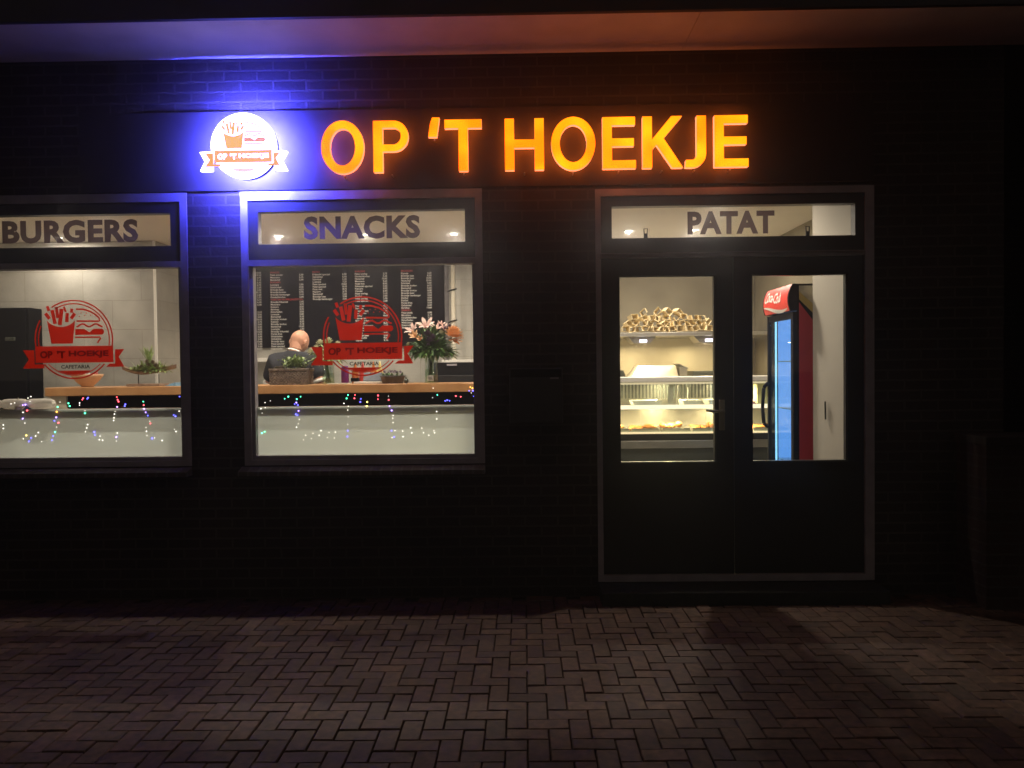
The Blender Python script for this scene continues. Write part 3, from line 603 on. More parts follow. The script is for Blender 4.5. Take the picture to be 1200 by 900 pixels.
# leaf, needle and flower builders
def leafblade(mb,base,dr_,ln,wd,bend=.25,up_=Vector((0,0,1))):
    d=Vector(dr_).normalized(); side=d.cross(up_); side=side.normalized() if side.length>.05 else Vector((1,0,0)); nn=side.cross(d)
    rows=[]
    for i in range(6):
        t=i/5; w_=wd*math.sin(PI*min(1,max(.02,t*.95+.03)))**.8; c=Vector(base)+d*ln*t-nn*bend*ln*t*t
        rows.append([c-side*w_/2+nn*w_*.12, c, c+side*w_/2+nn*w_*.12])
    mb.quadsheet(rows)
def rdir(zmin=-.2,zmax=1):
    while True:
        v=Vector((random.uniform(-1,1),random.uniform(-1,1),random.uniform(zmin,zmax)))
        if .1<v.length<1: return v.normalized()
def pinecone(c,h,lab,grp,up_=Vector((0,0,1))):
    b=MB(); q=up_.to_track_quat('Z','Y').to_matrix()
    for i in range(11):
        t=i/10; r=h*.42*math.sin(PI*(t*.85+.1)); n=max(4,int(8*math.sin(PI*(t*.8+.1))))
        for k in range(n):
            a=2*PI*k/n+i*.5; d=q@Vector((math.cos(a),math.sin(a),.35)); o=Vector(c)+q@Vector((0,0,h*t))
            tip=o+d*r; s_=d.cross(q@Vector((0,0,1))).normalized()*h*.11
            b.add([o-s_*.5,o+s_*.5,tip+s_,tip-s_,tip+q@Vector((0,0,h*.05))],[(0,1,2,3),(3,2,4),(0,3,4),(1,4,2)])
    return solo(b,'pine_cone',M['cone'],lab,'pine cone',grp)
# driftwood arrangement
dw=thing('driftwood_bowl','driftwood dish on two thin metal legs and a wooden plinth on the bar','decoration',None,(-3.18,1.32,BT))
b=MB(); b.rbox(-3.33,-3.05,1.24,1.42,BT,BT+.022,.004); part(b,'plinth',M['bark'],dw)
for xx in (-3.27,-3.095):
    b=MB(); b.cyl((xx,1.33,BT+.022),(xx,1.33,BT+.103),.004,n=8); part(b,'leg',M['steel_dark'],dw)
b=MB(); rows=[]
for i in range(15):
    t=i/14*2-1; ww=.055*(1-t*t)**.6+.004; x=-3.175+t*.232; zz=BT+.118+.045*t*t+.01*math.sin(3*t)
    rows.append([(x,1.33-ww,zz+.012),(x,1.33-ww*.5,zz-.008),(x,1.33,zz-.016),(x,1.33+ww*.5,zz-.008),(x,1.33+ww,zz+.014)])
b.quadsheet(rows); b.quadsheet([[ (p[0],p[1]*.97+1.33*.03,p[2]+.006) for p in r] for r in rows]); part(b,'dish',M['bark'],dw,True)
b=MB()
for k in range(420):
    bx=-3.165+random.gauss(0,.06); d=rdir(.0,1); leafblade(b,(bx,1.33+random.gauss(0,.02),BT+.13),d,random.uniform(.06,.11),.014,.3)
for k in range(26): leafblade(b,(-3.175+random.gauss(0,.01),1.33,BT+.20),(random.gauss(0,.22),random.gauss(0,.2),1),random.uniform(.10,.16),.014,.1)
b.cyl((-3.175,1.33,BT+.12),(-3.175,1.33,BT+.24),.012,.005,8)
solo(b,'evergreen_arrangement',M['leaf_pale'],'small upright evergreen arrangement standing in the driftwood dish','plant arrangement')
for k,(dx,dz,h_) in enumerate(((-.05,.13,.05),(.02,.14,.055),(.075,.135,.06),(.0,.18,.045),(.05,.175,.045))):
    pinecone((-3.175+dx,1.29,BT+dz),h_,'brown pine cone in the driftwood dish','pine cones in the driftwood dish')
b=MB(); 
for k in range(5):
    a=random.random()*3; b.box(-3.00+k*.02,-2.965+k*.02,1.24,1.30,BT,BT+.006+.006*k,Matrix.Rotation(a,3,'Z'))
solo(b,'crumpled_paper',M['blue'],'pale blue crumpled paper on the bar right of the driftwood','paper')

# white cotton roll and little white trees on the left inner ledge
for k,xx in enumerate((-3.785,-3.60,-3.42)):
    b=MB(); xr=xx+.092
    pr=[]; N=14
    for i in range(9):
        t=i/8; x=xx+.184*t; r=.036*(1-.35*abs(2*t-1)**5)
        pr.append([(x,.095+r*math.cos(2*PI*j/N),1.3285+r*math.sin(2*PI*j/N)) for j in range(N+1)])
    b.quadsheet(pr); solo(b,'cotton_roll',M['cotton'],'white cotton wool roll on the ledge of the left window','cotton roll','white cotton rolls on the window ledge',True)
for k,(xx,h_) in enumerate(((-3.475,.085),(-3.41,.058))):
    b=MB()
    for q in range(3): b.lathe([(0,h_*(.50+.25*q)),(.028-.007*q,h_*(.0+.24*q)+.0),(.0,h_*(.0+.24*q)+.002)],(xx,.082,1.292),12)
    solo(b,'ornament_tree',M['pot'] if k else M['cream'],('smaller' if k else 'larger')+' of two little cone shaped ornament trees on the left window ledge','ornament')

# wicker basket with greenery
wb=MB(); bx0,bx1,by0,by1,bz=-2.115,-1.805,1.22,1.42,BT
def wall_ring(mb,z0,z1,ins0,ins1,th):
    for i,(ax,ay,bx_,by_) in enumerate(((bx0,by0,bx1,by0),(bx1,by0,bx1,by1),(bx1,by1,bx0,by1),(bx0,by1,bx0,by0))):
        d=Vector((bx_-ax,by_-ay,0)); L_=d.length; d.normalize(); nrm=Vector((d.y,-d.x,0)); n=int(L_/.013)
        rows=9
        for r in range(rows):
            zz0=z0+(z1-z0)*r/rows; zz1=z0+(z1-z0)*(r+1)/rows-.001
            pts=[]
            for k in range(n+1):
                off=.0035*(1 if (k+r)%2 else -1); pts.append((Vector((ax,ay,0))+d*(L_*k/n)+nrm*off))
            mb.add([(p.x,p.y,zz0) for p in pts]+[(p.x,p.y,zz1) for p in pts]+[(p.x-nrm.x*.006,p.y-nrm.y*.006,(zz0+zz1)/2) for p in pts],[(k,k+1,n+2+k,n+1+k) for k in range(n)])
wall_ring(wb,bz+.004,bz+.122,0,0,.006); wb.box(bx0,bx1,by0,by1,bz,bz+.004)
bk_=thing('wicker_basket','dark brown rectangular wicker basket on the bar in front of the bald man','basket',None,(-1.96,1.32,BT))
part(wb,'woven_body',M['wicker'],bk_)
b=MB()
for off in (0,.007,.014):
    zz=bz+.122+off*.6
    b.tube([(bx0-.004,by0-.004,zz),(bx1+.004,by0-.004,zz),(bx1+.004,by1+.004,zz),(bx0-.004,by1+.004,zz),(bx0-.004,by0-.004,zz)],.0055,8)
part(b,'braided_rim',M['wicker'],bk_,True)
b=MB()
for k in range(190):
    c=Vector((-1.92+random.gauss(0,.05),1.30+random.gauss(0,.035),bz+.14+random.uniform(0,.07))); leafblade(b,c,rdir(.1,1),random.uniform(.035,.065),random.uniform(.014,.026),.35)
part_=solo(b,'leafy_plant',M['leaf_pale'],'pale green leafy plant growing out of the wicker basket','plant')
b=MB()
for k in range(90):
    c=Vector((-1.95+random.gauss(0,.07),1.32+random.gauss(0,.04),bz+.10+random.uniform(0,.03))); leafblade(b,c,rdir(.0,1),random.uniform(.03,.05),.012,.3)
solo(b,'dark_ivy',M['leaf'],'dark green ivy filling the wicker basket under the pale plant','plant')
for k,(dx,dy,h_) in enumerate(((-.115,-.04,.05),(-.08,.02,.055),(-.055,-.05,.045),(-.12,.05,.05),(.11,-.05,.045))):
    pinecone((-1.96+dx,1.32+dy,bz+.105),h_,'brown pine cone at the rim of the wicker basket','pine cones in the wicker basket')

# glass vases
def vase(name,x,y,r,h,label,ftag=False):
    v=thing(name,label,'vase',None,(x,y,BT))
    g_=MB(); g_.lathe([(0,.004),(r*.92,.004),(r*.9,h*.4),(r*.86,h*.7),(r*1.06,h),(r*1.10,h),(r*.92,h*.72),(r*.96,h*.4),(r,.002),(0,0)],(x,y,BT),28); part(g_,'glass',M['clear'],v,True)
    wt=MB(); wt.lathe([(0,.006),(r*.88,.006),(r*.86,h*.5),(0,h*.5)],(x,y,BT),24); part(wt,'water',glass_mat('water',(.80,.88,.78),.04),v,True)
    if ftag:
        t=MB(); t.box(x-.024,x+.024,y-r-.003,y-r-.001,BT+.022,BT+.066); part(t,'label',M['white'],v)
        t=MB(); 
        for q in range(3): t.box(x-.017,x+.012+.004*q,y-r-.0042,y-r-.0032,BT+.050-.009*q,BT+.054-.009*q)
        part(t,'label_print',M['black'],v)
    return v
def lily(mb,c,d,s,open_=.75):
    q=Vector(d).to_track_quat('Z','Y').to_matrix()
    for k in range(6):
        a=2*PI*k/6+random.uniform(-.1,.1); rows=[]; sd=q@Vector((-math.sin(a),math.cos(a),0))
        for i in range(7):
            t=i/6; rr_=s*(.08+open_*t**1.4); zz=s*(.9*t-.35*t**3*open_*1.2); w_=s*.34*math.sin(PI*min(.98,t*.85+.12))
            c_=Vector(c)+q@Vector((rr_*math.cos(a),rr_*math.sin(a),zz)); rows.append([c_-sd*w_/2+ (q@Vector((math.cos(a),math.sin(a),0)))*w_*.15, c_, c_+sd*w_/2+(q@Vector((math.cos(a),math.sin(a),0)))*w_*.15])
        mb.quadsheet(rows)
def ballflower(mb,c,d,s,n=46):
    q=Vector(d).to_track_quat('Z','Y').to_matrix()
    for k in range(n):
        t=k/n; th=math.acos(1-1.25*t); a=k*2.39996; dd=q@Vector((math.sin(th)*math.cos(a),math.sin(th)*math.sin(a),math.cos(th)))
        base=Vector(c)+dd*s*.25; leafblade(mb,base,(dd+q@Vector((0,0,.4))).normalized(),s*.85,s*.42,-.15)
def bouquet(x,y,z0,base_z,label,fl,nleaf,spread,topz,lm='leaf',zl=0):
    t=thing('bouquet',label,'flowers',None,(x,y,base_z))
    st=MB(); neck=Vector((x,y,z0))
    for kind,fx,fy,fz,s in fl:
        st.tube([(x+random.uniform(-.02,.02),y+random.uniform(-.02,.02),base_z+.012),neck+Vector((random.uniform(-.02,.02),random.uniform(-.02,.02),0)),(fx,fy,fz)],.0028,6)
    for k in range(10): st.tube([(x+random.uniform(-.025,.025),y+random.uniform(-.025,.025),base_z+.012),neck+Vector((random.uniform(-.03,.03),random.uniform(-.03,.03),0))],.0028,6)
    part(st,'stems',M['leaf'],t)
    lf=MB()
    for k in range(nleaf):
        d=rdir(-.25,1); r_=spread*random.random()**.5*.8; c=neck+Vector((d.x*r_,d.y*r_*.7,.02+abs(d.z)*(topz-z0)*random.uniform(.0,.75)+zl))
        leafblade(lf,c,(d+Vector((0,0,random.uniform(-.5,.4)))).normalized(),random.uniform(.06,.12),random.uniform(.014,.032),random.uniform(0,.5))
    part(lf,'leaves',M[lm],t)
    for kind,fx,fy,fz,s in fl:
        f_=MB(); d=(Vector((fx,fy,fz))-neck).normalized()+Vector((0,-.55,.1))
        if kind=='lily': lily(f_,(fx,fy,fz),d,s); mm=M['petal_pink']; nm='lily'
        elif kind=='white': ballflower(f_,(fx,fy,fz),d,s,26); mm=M['petal_white']; nm='white_rose'
        elif kind=='orange': ballflower(f_,(fx,fy,fz),d,s,60); mm=M['petal_orange']; nm='orange_flower'
        elif kind=='peach': lily(f_,(fx,fy,fz),d,s,.6); mm=M['petal_orange']; nm='orange_lily'
        else: ballflower(f_,(fx,fy,fz),d,s,30); mm=M['petal_purple']; nm='purple_flower'
        part(f_,nm,mm,t,True)
    return t
vase('vase',-.772,1.27,.058,.235,'clear glass vase with a small white label holding the large mixed bouquet',True)
bouquet(-.772,1.27,BT+.235,BT,'large mixed bouquet with pink lilies and an orange bloom on the bar',[
 ('lily',-.905,1.22,1.845,.085),('lily',-.80,1.20,1.875,.10),('lily',-.725,1.26,1.86,.07),('lily',-.655,1.24,1.855,.07),('lily',-.69,1.30,1.90,.05),('white',-.86,1.26,1.90,.028),('white',-.68,1.22,1.83,.03),('white',-.96,1.27,1.74,.022),
 ('orange',-.578,1.19,1.800,.088),('peach',-.885,1.17,1.80,.070),('peach',-.845,1.18,1.775,.05),('purple',-.790,1.18,1.815,.042),('purple',-.745,1.17,1.785,.04),('purple',-.775,1.16,1.755,.045),('purple',-.72,1.19,1.76,.035),('purple',-.61,1.25,1.875,.03),('purple',-.64,1.22,1.86,.03)],560,.215,1.87)
vase('vase',-1.652,1.33,.055,.19,'clear glass vase right of the man holding pale roses')
bouquet(-1.652,1.33,BT+.19,BT,'loose bunch of cream roses behind the left end of the red ribbon sticker',[
 ('white',-1.78,1.28,1.69,.035),('white',-1.70,1.27,1.755,.04),('white',-1.63,1.28,1.77,.04),('white',-1.74,1.30,1.72,.03),('white',-1.56,1.3,1.745,.035)],110,.12,1.76,'leaf_pale')
# dark planter with purple flowers
b=MB(); b.lathe([(0,0),(.085,0),(.105,.065),(.112,.068),(.104,.055),(.0,.05)],(-1.105,1.32,BT),28)
solo(b,'planter',M['pot'],'low round grey planter on the bar left of the large vase','planter',smooth=True)
b=MB()
for k in range(60):
    a=random.random()*6.28; r_=.09*random.random()**.5; leafblade(b,(-1.105+r_*math.cos(a),1.32+r_*math.sin(a),BT+.055),rdir(.1,1),.045,.02,.3)
fo=len(b.f); b.mi=1
for k in range(22):
    a=random.random()*6.28; r_=.10*random.random()**.5; ballflower(b,(-1.105+r_*math.cos(a),1.32+r_*math.sin(a),BT+.085+.02*random.random()),rdir(.4,1),.016,8)
solo(b,'violet_plant',[M['leaf'],M['petal_purple']],'dark violet plant growing in the low grey planter','plant')
b=MB(); b.sphere((-.975,1.21,BT+.022),.022,n=8); b.cyl((-.975,1.21,BT+.04),(-.975,1.21,BT+.056),.005); b.strip([(-.975+.009*math.cos(a*.7),BT+.062+.009*math.sin(a*.7)) for a in range(10)],.003,1.208,1.212)
solo(b,'bauble',M['steel_dark'],'small dark bauble beside the low grey planter','bauble',smooth=True)
# things standing on the bar behind the ribbon sticker
b=MB(); b.lathe([(0,0),(.030,0),(.033,.006),(.033,.135),(.026,.15),(.026,.153),(0,.153)],(-1.545,1.48,BT),20)
solo(b,'drinks_can',M['purple'],'tall purple drinks can on the bar right of the glass vase','can',smooth=True)
for k,(xx,mt_) in enumerate(((-1.46,'orange'),(-1.395,'wrapper'),(-1.30,'orange'),(-1.245,'gold'))):
    b=MB(); b.lathe([(0,0),(.028,0),(.030,.01),(.030,.10),(.014,.135),(.012,.155),(.004,.19),(0,.19)],(xx,1.50,BT),16)
    solo(b,'sauce_bottle',M[mt_],['orange sauce bottle beside the purple can','red sauce bottle between two orange ones','orange sauce bottle right of the red one','mustard yellow sauce bottle at the right of the row'][k],'bottle','sauce bottles on the bar',True)
rg=thing('cash_register','blue grey cash register with tilted screen on the bar behind the planter','cash register',None,(-1.25,1.4,BT))
b=MB(); b.rbox(-1.44,-1.18,1.33,1.46,BT,BT+.018,.004); part(b,'base',M['white'],rg)
b=MB(); b.box(-1.36,-1.20,1.36,1.375,BT+.018,BT+.095,Matrix.Rotation(-.5,3,'X')); part(b,'screen',M['register'],rg)
b=MB(); b.rbox(-1.465,-1.405,1.34,1.42,BT+.0185,BT+.05,.004)
part(b,'card_reader',M['black'],rg)
b=MB(); b.rbox(-1.62,-1.45,1.17,1.24,BT,BT+.010,.003); solo(b,'napkin_stack',M['cream'],'flat stack of cream napkins at the front edge of the bar','napkins')

# ------------------------------------------------------------------ menu board
mn=thing('menu_board','wide black menu board with columns of white and red lines on the back wall','menu board',None,(-1.9,3.19,1.78))
b=MB(); b.rbox(-3.30,-.850,3.165,3.192,1.785,2.70,.003); part(b,'board',M['menu'],mn)
items=['Broodje kroket','Broodje frikandel','Broodje kaas','Broodje hamburger','Frikandel speciaal','Patat met','Patat zonder','Patat speciaal','Patat oorlog','Patat pinda','Kroket','Kaassouffle','Bamischijf','Nasischijf','Portie friet','Mexicano','Berehap','Kipcorn','Kipnuggets','Viandel','Loempia','Satekroket','Goulashkroket','Eierbal','Bitterballen','Kipsate','Gehaktbal','Schnitzel']
heads=['SNACKS','BROODJES','SCHOTELS','PATAT','BURGERS','DRANKEN']
cache={}
def tgeo(s_):
    if s_ not in cache: cache[s_]=text_geo(s_,.012)
    return cache[s_]
wt=MB(); rd=random.Random(11)
def line(s_,x,z,h_,mi,right=False):
    vs,fs_=tgeo(s_); wt.mi=mi; ax=max(v.x for v in vs)
    sx_=h_/.72*1.05
    o=x-(ax*sx_ if right else 0)
    wt.add([(o+v.x*sx_,3.1635,z+v.y*h_/.72) for v in vs],fs_)
cols=[(-3.23,-2.835,31),(-2.735,-2.375,31),(-2.275,-1.905,11),(-1.815,-1.465,28),(-1.315,-.985,23)]
redrows=[{15},{0,4,11},{0},{0},{0,16}]
skip=[{14},set(),set(),{13},set()]
for ci,(xa,xb,n) in enumerate(cols):
    for r in range(n+1):
        z=2.590-.0266*r; h_=.0185
        if r in redrows[ci]: line(heads[rd.randrange(6)] if (ci,r)!=(1,11) else 'VLEES EN VIS SPECIALITEITEN',xa,z,h_,1); continue
        if r in skip[ci]: continue
        line(items[rd.randrange(len(items))],xa,z,h_,0); line('%d,%02d'%(rd.choice([2,3,4,5,6,8,10]),rd.choice([0,10,25,50,60,75,95])),xb,z,h_,0,True)
part(wt,'menu_lines',[M['menu_text'],M['menu_red']],mn)
b=MB(); b.rbox(-.845,-.800,3.16,3.19,FL,CE-.01,.004); solo(b,'dark_batten',M['pot'],'dark upright batten on the wall right of the menu board','batten')
b=MB(); b.cyl((-.745,3.05,FL),(-.742,3.05,CE-.004),.024,n=20); pp=thing('drain_pipe','pale upright pipe on two black brackets right of the menu board','pipe',None,(-.745,3.05,FL)); part(b,'pipe',M['cream'],pp,True)
for zz in (2.37,2.04):
    b=MB(); b.tube([(-.80,3.02,zz-.02),(-.76,3.015,zz),(-.70,3.02,zz+.012)],.007,8); part(b,'bracket',M['black'],pp)
b=MB(); b.rbox(-3.45,-2.55,2.90,3.19,1.63,1.672,.004); solo(b,'wall_shelf',M['white'],'white wall shelf under the left end of the menu board','shelf')
b=MB(); b.rbox(-.86,-.30,2.92,3.19,1.585,1.63,.004); solo(b,'wall_shelf',M['white'],'white wall shelf behind the orange flower','shelf')
bcn=thing('back_counter','cream work counter along the back wall','counter',None,(-1.9,2.9,FL))
b=MB(); b.box(-3.46,-.32,2.55,3.19,FL,1.10); part(b,'cabinet',M['cream'],bcn)
b=MB(); b.rbox(-3.47,-.31,2.53,3.192,1.10,1.14,.005); part(b,'worktop',M['steel'],bcn)
ov=thing('oven','black table oven with a silver handle on the counter right of the vase','oven',None,(-.62,2.8,1.14))
b=MB(); b.rbox(-.90,-.32,2.56,2.95,1.142,1.60,.006); part(b,'body',M['black'],ov)
b=MB(); b.rbox(-.86,-.50,2.545,2.558,1.19,1.47,.004); part(b,'door',M['sash'],ov)
b=MB(); b.box(-.77,-.67,2.548,2.558,1.565,1.585); part(b,'name_plate',M['frame'],ov)
b=MB(); b.tube([(-.50,2.52,1.455),(-.42,2.52,1.455)],.009); b.tube([(-.46,2.52,1.43),(-.40,2.52,1.43)],.007); part(b,'knob',M['steel'],ov)

# ------------------------------------------------------------------ curtains of coloured lights
exec_leds=None
LEDCOL={'w':(1,.93,.80),'b':(.10,.10,1),'p':(.42,.25,1),'r':(1,.08,.10),'g':(.08,1,.45),'y':(1,.75,.15),'o':(1,.40,.05)}
LM={k:emat('led '+k,c,3.6 if k=='w' else 9) for k,c in LEDCOL.items()}
proto={}
for k in LEDCOL:
    s_=MB(); s_.sphere((0,0,0),.0035,n=4); me=bpy.data.meshes.new('bulb'); me.from_pydata(s_.v,[],s_.f); me.materials.append(LM[k]); proto[k]=me
def leds(data,label):
    t=thing('string_lights',label,'string lights','curtains of coloured lights in the windows')
    pts=[]
    for tk in data.split():
        x,z,c=tk.split(','); x=float(x); z=float(z); pts.append((x,z)); y=.044 if z<1.29 else .05
        o=bpy.data.objects.new('bulb',proto[c]); C.objects.link(o); o.location=(x,y,z); o.parent=t
        o.scale=(random.choice((.7,.9,1.1)),)*3 if c=='w' else (random.choice((1.0,1.3)),)*3
    wr=MB()
    for i,p in enumerate(pts):
        near=sorted((math.hypot(p[0]-q[0],p[1]-q[1]),q) for q in pts[i+1:])[:1]
        if near and near[0][0]<.14: q=near[0][1]; wr.cyl((p[0],.0475,p[1]),(q[0],.0475,q[1]),.0005,n=4,caps=False)
    part(wr,'wire',M['clear'],t)
leds(LED_A,'curtain of tiny coloured lights hanging in the left window under BURGERS')
leds(LED_B,'curtain of tiny coloured lights hanging in the window under SNACKS')

# ------------------------------------------------------------------ glass display counter seen through the door
VX0,VX1=.30,2.42
vt=thing('display_counter','lit glass food display counter with dark base behind the double door','display counter',None,(1.35,2.1,FL))
b=MB(); b.rbox(VX0,VX1,1.76,2.45,FL,.80,.004); part(b,'base',M['steel_dark'],vt)
b=MB(); b.rbox(VX0,VX1,1.728,1.758,.805,.872,.004); part(b,'bumper_rail',M['steel'],vt)
b=MB(); b.rbox(VX0,VX1,1.735,2.45,.875,.932,.004); part(b,'deck_front',M['black'],vt)
b=MB(); b.box(VX0,VX1,1.728,1.755,.934,.950); part(b,'lit_edge',emat('warm glowing edge',(1,.80,.42),1.3),vt)  # bright deck edge, emission on the strip itself
b=MB(); b.box(VX0+.01,VX1-.01,1.757,2.42,.934,.945); part(b,'deck',M['white'],vt)
b=MB(); b.rbox(VX0,VX1,1.74,2.12,1.158,1.172,.003); part(b,'shelf',M['steel'],vt)
b=MB(); b.box(VX0,VX1,1.722,1.739,1.155,1.192); part(b,'shelf_lamp',emat('shelf lamp',(1,.90,.60),1.5),vt)
b=MB(); b.rbox(VX0-.01,VX1+.01,1.70,2.20,1.398,1.440,.005); part(b,'top_ledge',M['white'],vt)
b=MB(); b.box(VX0,VX1,1.716,1.730,1.376,1.392); part(b,'top_lamp',emat('top lamp',(1,.86,.50),.8),vt)
b=MB(); b.box(VX0,VX1,1.712,1.716,.951,1.154); b.box(VX0,VX1,1.712,1.716,1.193,1.375); part(b,'front_glass',M['clear'],vt)
b=MB(); b.box(VX0,VX1,2.40,2.44,.946,1.397); part(b,'back_panel',M['steel'],vt)
b=MB()
for i in range(64):
    x=VX0+.03+i*.033; b.box(x,x+.014,2.16,2.17,1.235,1.385)
part(b,'back_grille',M['steel_dark'],vt)
for (xa,xb,za,zb) in ((1.292,1.335,1.166,1.397),(1.375,1.386,1.166,1.397)):
    b=MB(); b.add([(xa-.012,1.741,za+.007),(xb-.012,1.741,za+.007),(xb+.008,1.741,zb-.001),(xa+.008,1.741,zb-.001),(xa-.012,1.76,za+.007),(xb-.012,1.76,za+.007),(xb+.008,1.76,zb-.001),(xa+.008,1.76,zb-.001)],[(0,1,2,3),(4,5,6,7),(0,1,5,4),(1,2,6,5),(2,3,7,6),(3,0,4,7)])
    part(b,'glass_post',M['cream'] if za>1 else M['clear'],vt)
lamp('case_lamp',(1.35,1.95,1.37),13.0,.10,(1,.82,.45),vt)
for x in (.75,1.95): lamp('case_lamp',(x,1.95,1.37),11.0,.10,(1,.82,.45),vt)
for x in (.75,1.35,1.95): lamp('case_lamp',(x,1.90,1.15),17.0,.10,(1,.76,.38),vt)
# food trays on the deck and the glass shelf
foods=['oval croquettes','long sausages','flat round burgers','filled rolls']
r5=random.Random(5)
for k in range(7):
    xa=.42+k*.275; xb=xa+.25
    lev=.9455
    t=MB(); t.box(xa,xb,1.80,2.12,lev,lev+.006); t.box(xa,xb,1.80,1.806,lev+.006,lev+.032); t.box(xa,xb,2.114,2.12,lev+.006,lev+.032); t.box(xa,xa+.006,1.806,2.114,lev+.006,lev+.032); t.box(xb-.006,xb,1.806,2.114,lev+.006,lev+.032)
    kind=k%4; pl=['left end','second','third','middle','fifth','sixth','right end'][k]
    solo(t,'food_tray',M['steel'],'steel tray of %s on the counter deck, %s of the row'%(foods[kind],pl),'tray','steel trays on the counter deck')
    n=[10,6,6,5][kind]
    for q in range(n):
        f_=MB(); z=lev+.024+.020*(q%3==2); x=xa+.03+(xb-xa-.06)*((q*.37)%1); y=1.84+.24*((q*.61+.1)%1)
        ro=Matrix.Rotation(r5.uniform(-.5,.5),3,'Z')
        if kind==0: f_.sphere((x,y,z),.021,1,2.1,1,6,ro)
        elif kind==1: f_.sphere((x,y,z),.018,1,4.0,1,6,ro)
        elif kind==2: f_.sphere((x,y,z),.050,1,1,.4,6,ro)
        else: f_.sphere((x,y,z+.012),.030,1,1.9,.95,7,ro)
        solo(f_,['croquette','sausage','burger_patty','bread_roll'][kind],M['food'],['golden oval croquette in a steel tray of the display counter','long brown sausage in a steel tray of the display counter','flat round breaded burger in a steel tray of the display counter','browned bread roll in a steel tray of the display counter'][kind],['croquette','sausage','burger','bread roll'][kind],['croquettes','sausages','burgers','rolls'][kind]+' in the display counter',True)
for k,(xa,xb) in enumerate(((.98,1.25),(1.43,1.60),(1.66,1.86))):
    t=MB(); lev=1.1725; y0,y1=1.80,2.05
    t.box(xa+.02,xb-.02,y0+.02,y1-.02,lev,lev+.006)
    for (a_,b_) in (((xa,y0),(xb,y0)),((xb,y0),(xb,y1)),((xb,y1),(xa,y1)),((xa,y1),(xa,y0))):
        cxm,cym=(xa+xb)/2,(y0+y1)/2; ins=lambda p:(p[0]+(.02 if p[0]<cxm else -.02),p[1]+(.02 if p[1]<cym else -.02))
        a2,b2=ins(a_),ins(b_); t.add([(a2[0],a2[1],lev),(b2[0],b2[1],lev),(b_[0],b_[1],lev+.055),(a_[0],a_[1],lev+.055)],[(0,1,2,3)])
    solo(t,'salad_dish',M['white'],['wide white dish left of the counter post','narrow white dish just right of the counter post','square white dish at the right of the glass shelf'][k],'dish','white dishes on the glass shelf')
b=MB(); b.cyl((1.50,1.93,1.19),(1.50,1.88,1.35),.005,n=8); b.sphere((1.50,1.875,1.36),.022,1.2,.5,.9,6)
solo(b,'serving_spoon',M['white'],'white serving spoon standing in the narrow white dish','spoon',smooth=True)
b=MB(); b.rbox(2.115,2.215,1.78,1.90,1.4405,1.545,.004)
b=MB(); b.rbox(2.10,2.22,1.80,1.92,1.1725,1.372,.004); solo(b,'carton',mat('pale yellow card',(.68,.62,.34),.7),'pale yellow carton on the glass shelf beside the drinks cooler','carton')
b=MB(); b.rbox(2.02,2.085,1.80,1.88,1.1725,1.215,.004); solo(b,'small_carton',mat('pink card',(.55,.28,.38),.7),'small pink carton on the glass shelf left of the yellow one','carton')

# kitchen back: fryer with slanted lid, hood shelf with lamps, pile of paper cones
fy=thing('fryer','wide cream coloured fryer with sloping lid behind the display counter','fryer',None,(1.3,2.9,FL))
b=MB(); b.rbox(.45,2.35,2.60,3.18,FL,1.40,.004); part(b,'cabinet',M['steel'],fy)
b=MB(); b.add([(1.06,2.58,1.401),(1.56,2.58,1.401),(1.56,3.0,1.401),(1.06,3.0,1.401),(1.17,2.66,1.545),(1.535,2.66,1.545),(1.535,3.0,1.545),(1.17,3.0,1.545)],[(0,1,2,3),(4,5,6,7),(0,1,5,4),(1,2,6,5),(2,3,7,6),(3,0,4,7)])
part(b,'lid',M['cream'],fy)
b=MB(); b.box(1.57,1.64,2.60,2.9,1.401,1.53); b.add([(1.56,2.59,1.55),(1.65,2.59,1.51),(1.65,2.9,1.51),(1.56,2.9,1.55),(1.56,2.59,1.562),(1.65,2.59,1.522),(1.65,2.9,1.522),(1.56,2.9,1.562)],[(0,1,2,3),(4,5,6,7),(0,1,5,4),(1,2,6,5),(2,3,7,6),(3,0,4,7)]); part(b,'control_box',M['steel'],fy)
b=MB(); b.rbox(1.70,1.98,2.60,2.9,1.401,1.485,.004); part(b,'basket_tray',M['steel_dark'],fy)
b=MB(); b.add([(.82,2.58,1.401),(1.04,2.58,1.401),(1.0,2.58,1.50),(.86,2.58,1.50),(.82,2.9,1.401),(1.04,2.9,1.401),(1.0,2.9,1.50),(.86,2.9,1.50)],[(0,1,2,3),(4,5,6,7),(0,1,5,4),(1,2,6,5),(2,3,7,6),(3,0,4,7)]); part(b,'side_lid',M['steel_dark'],fy)
b=MB(); b.box(.40,2.40,3.17,3.198,1.405,1.83); part(b,'splash_back',mat('warm steel sheet',(.66,.60,.44),.45,.35,var=.08,vscale=3),fy)
hd=thing('extractor_hood','steel extractor hood with flat shelf top above the fryer','extractor hood',None,(1.3,2.8,1.83))
b=MB(); b.rbox(.35,2.45,2.40,3.19,1.832,1.868,.004); part(b,'shelf_top',M['steel'],hd)
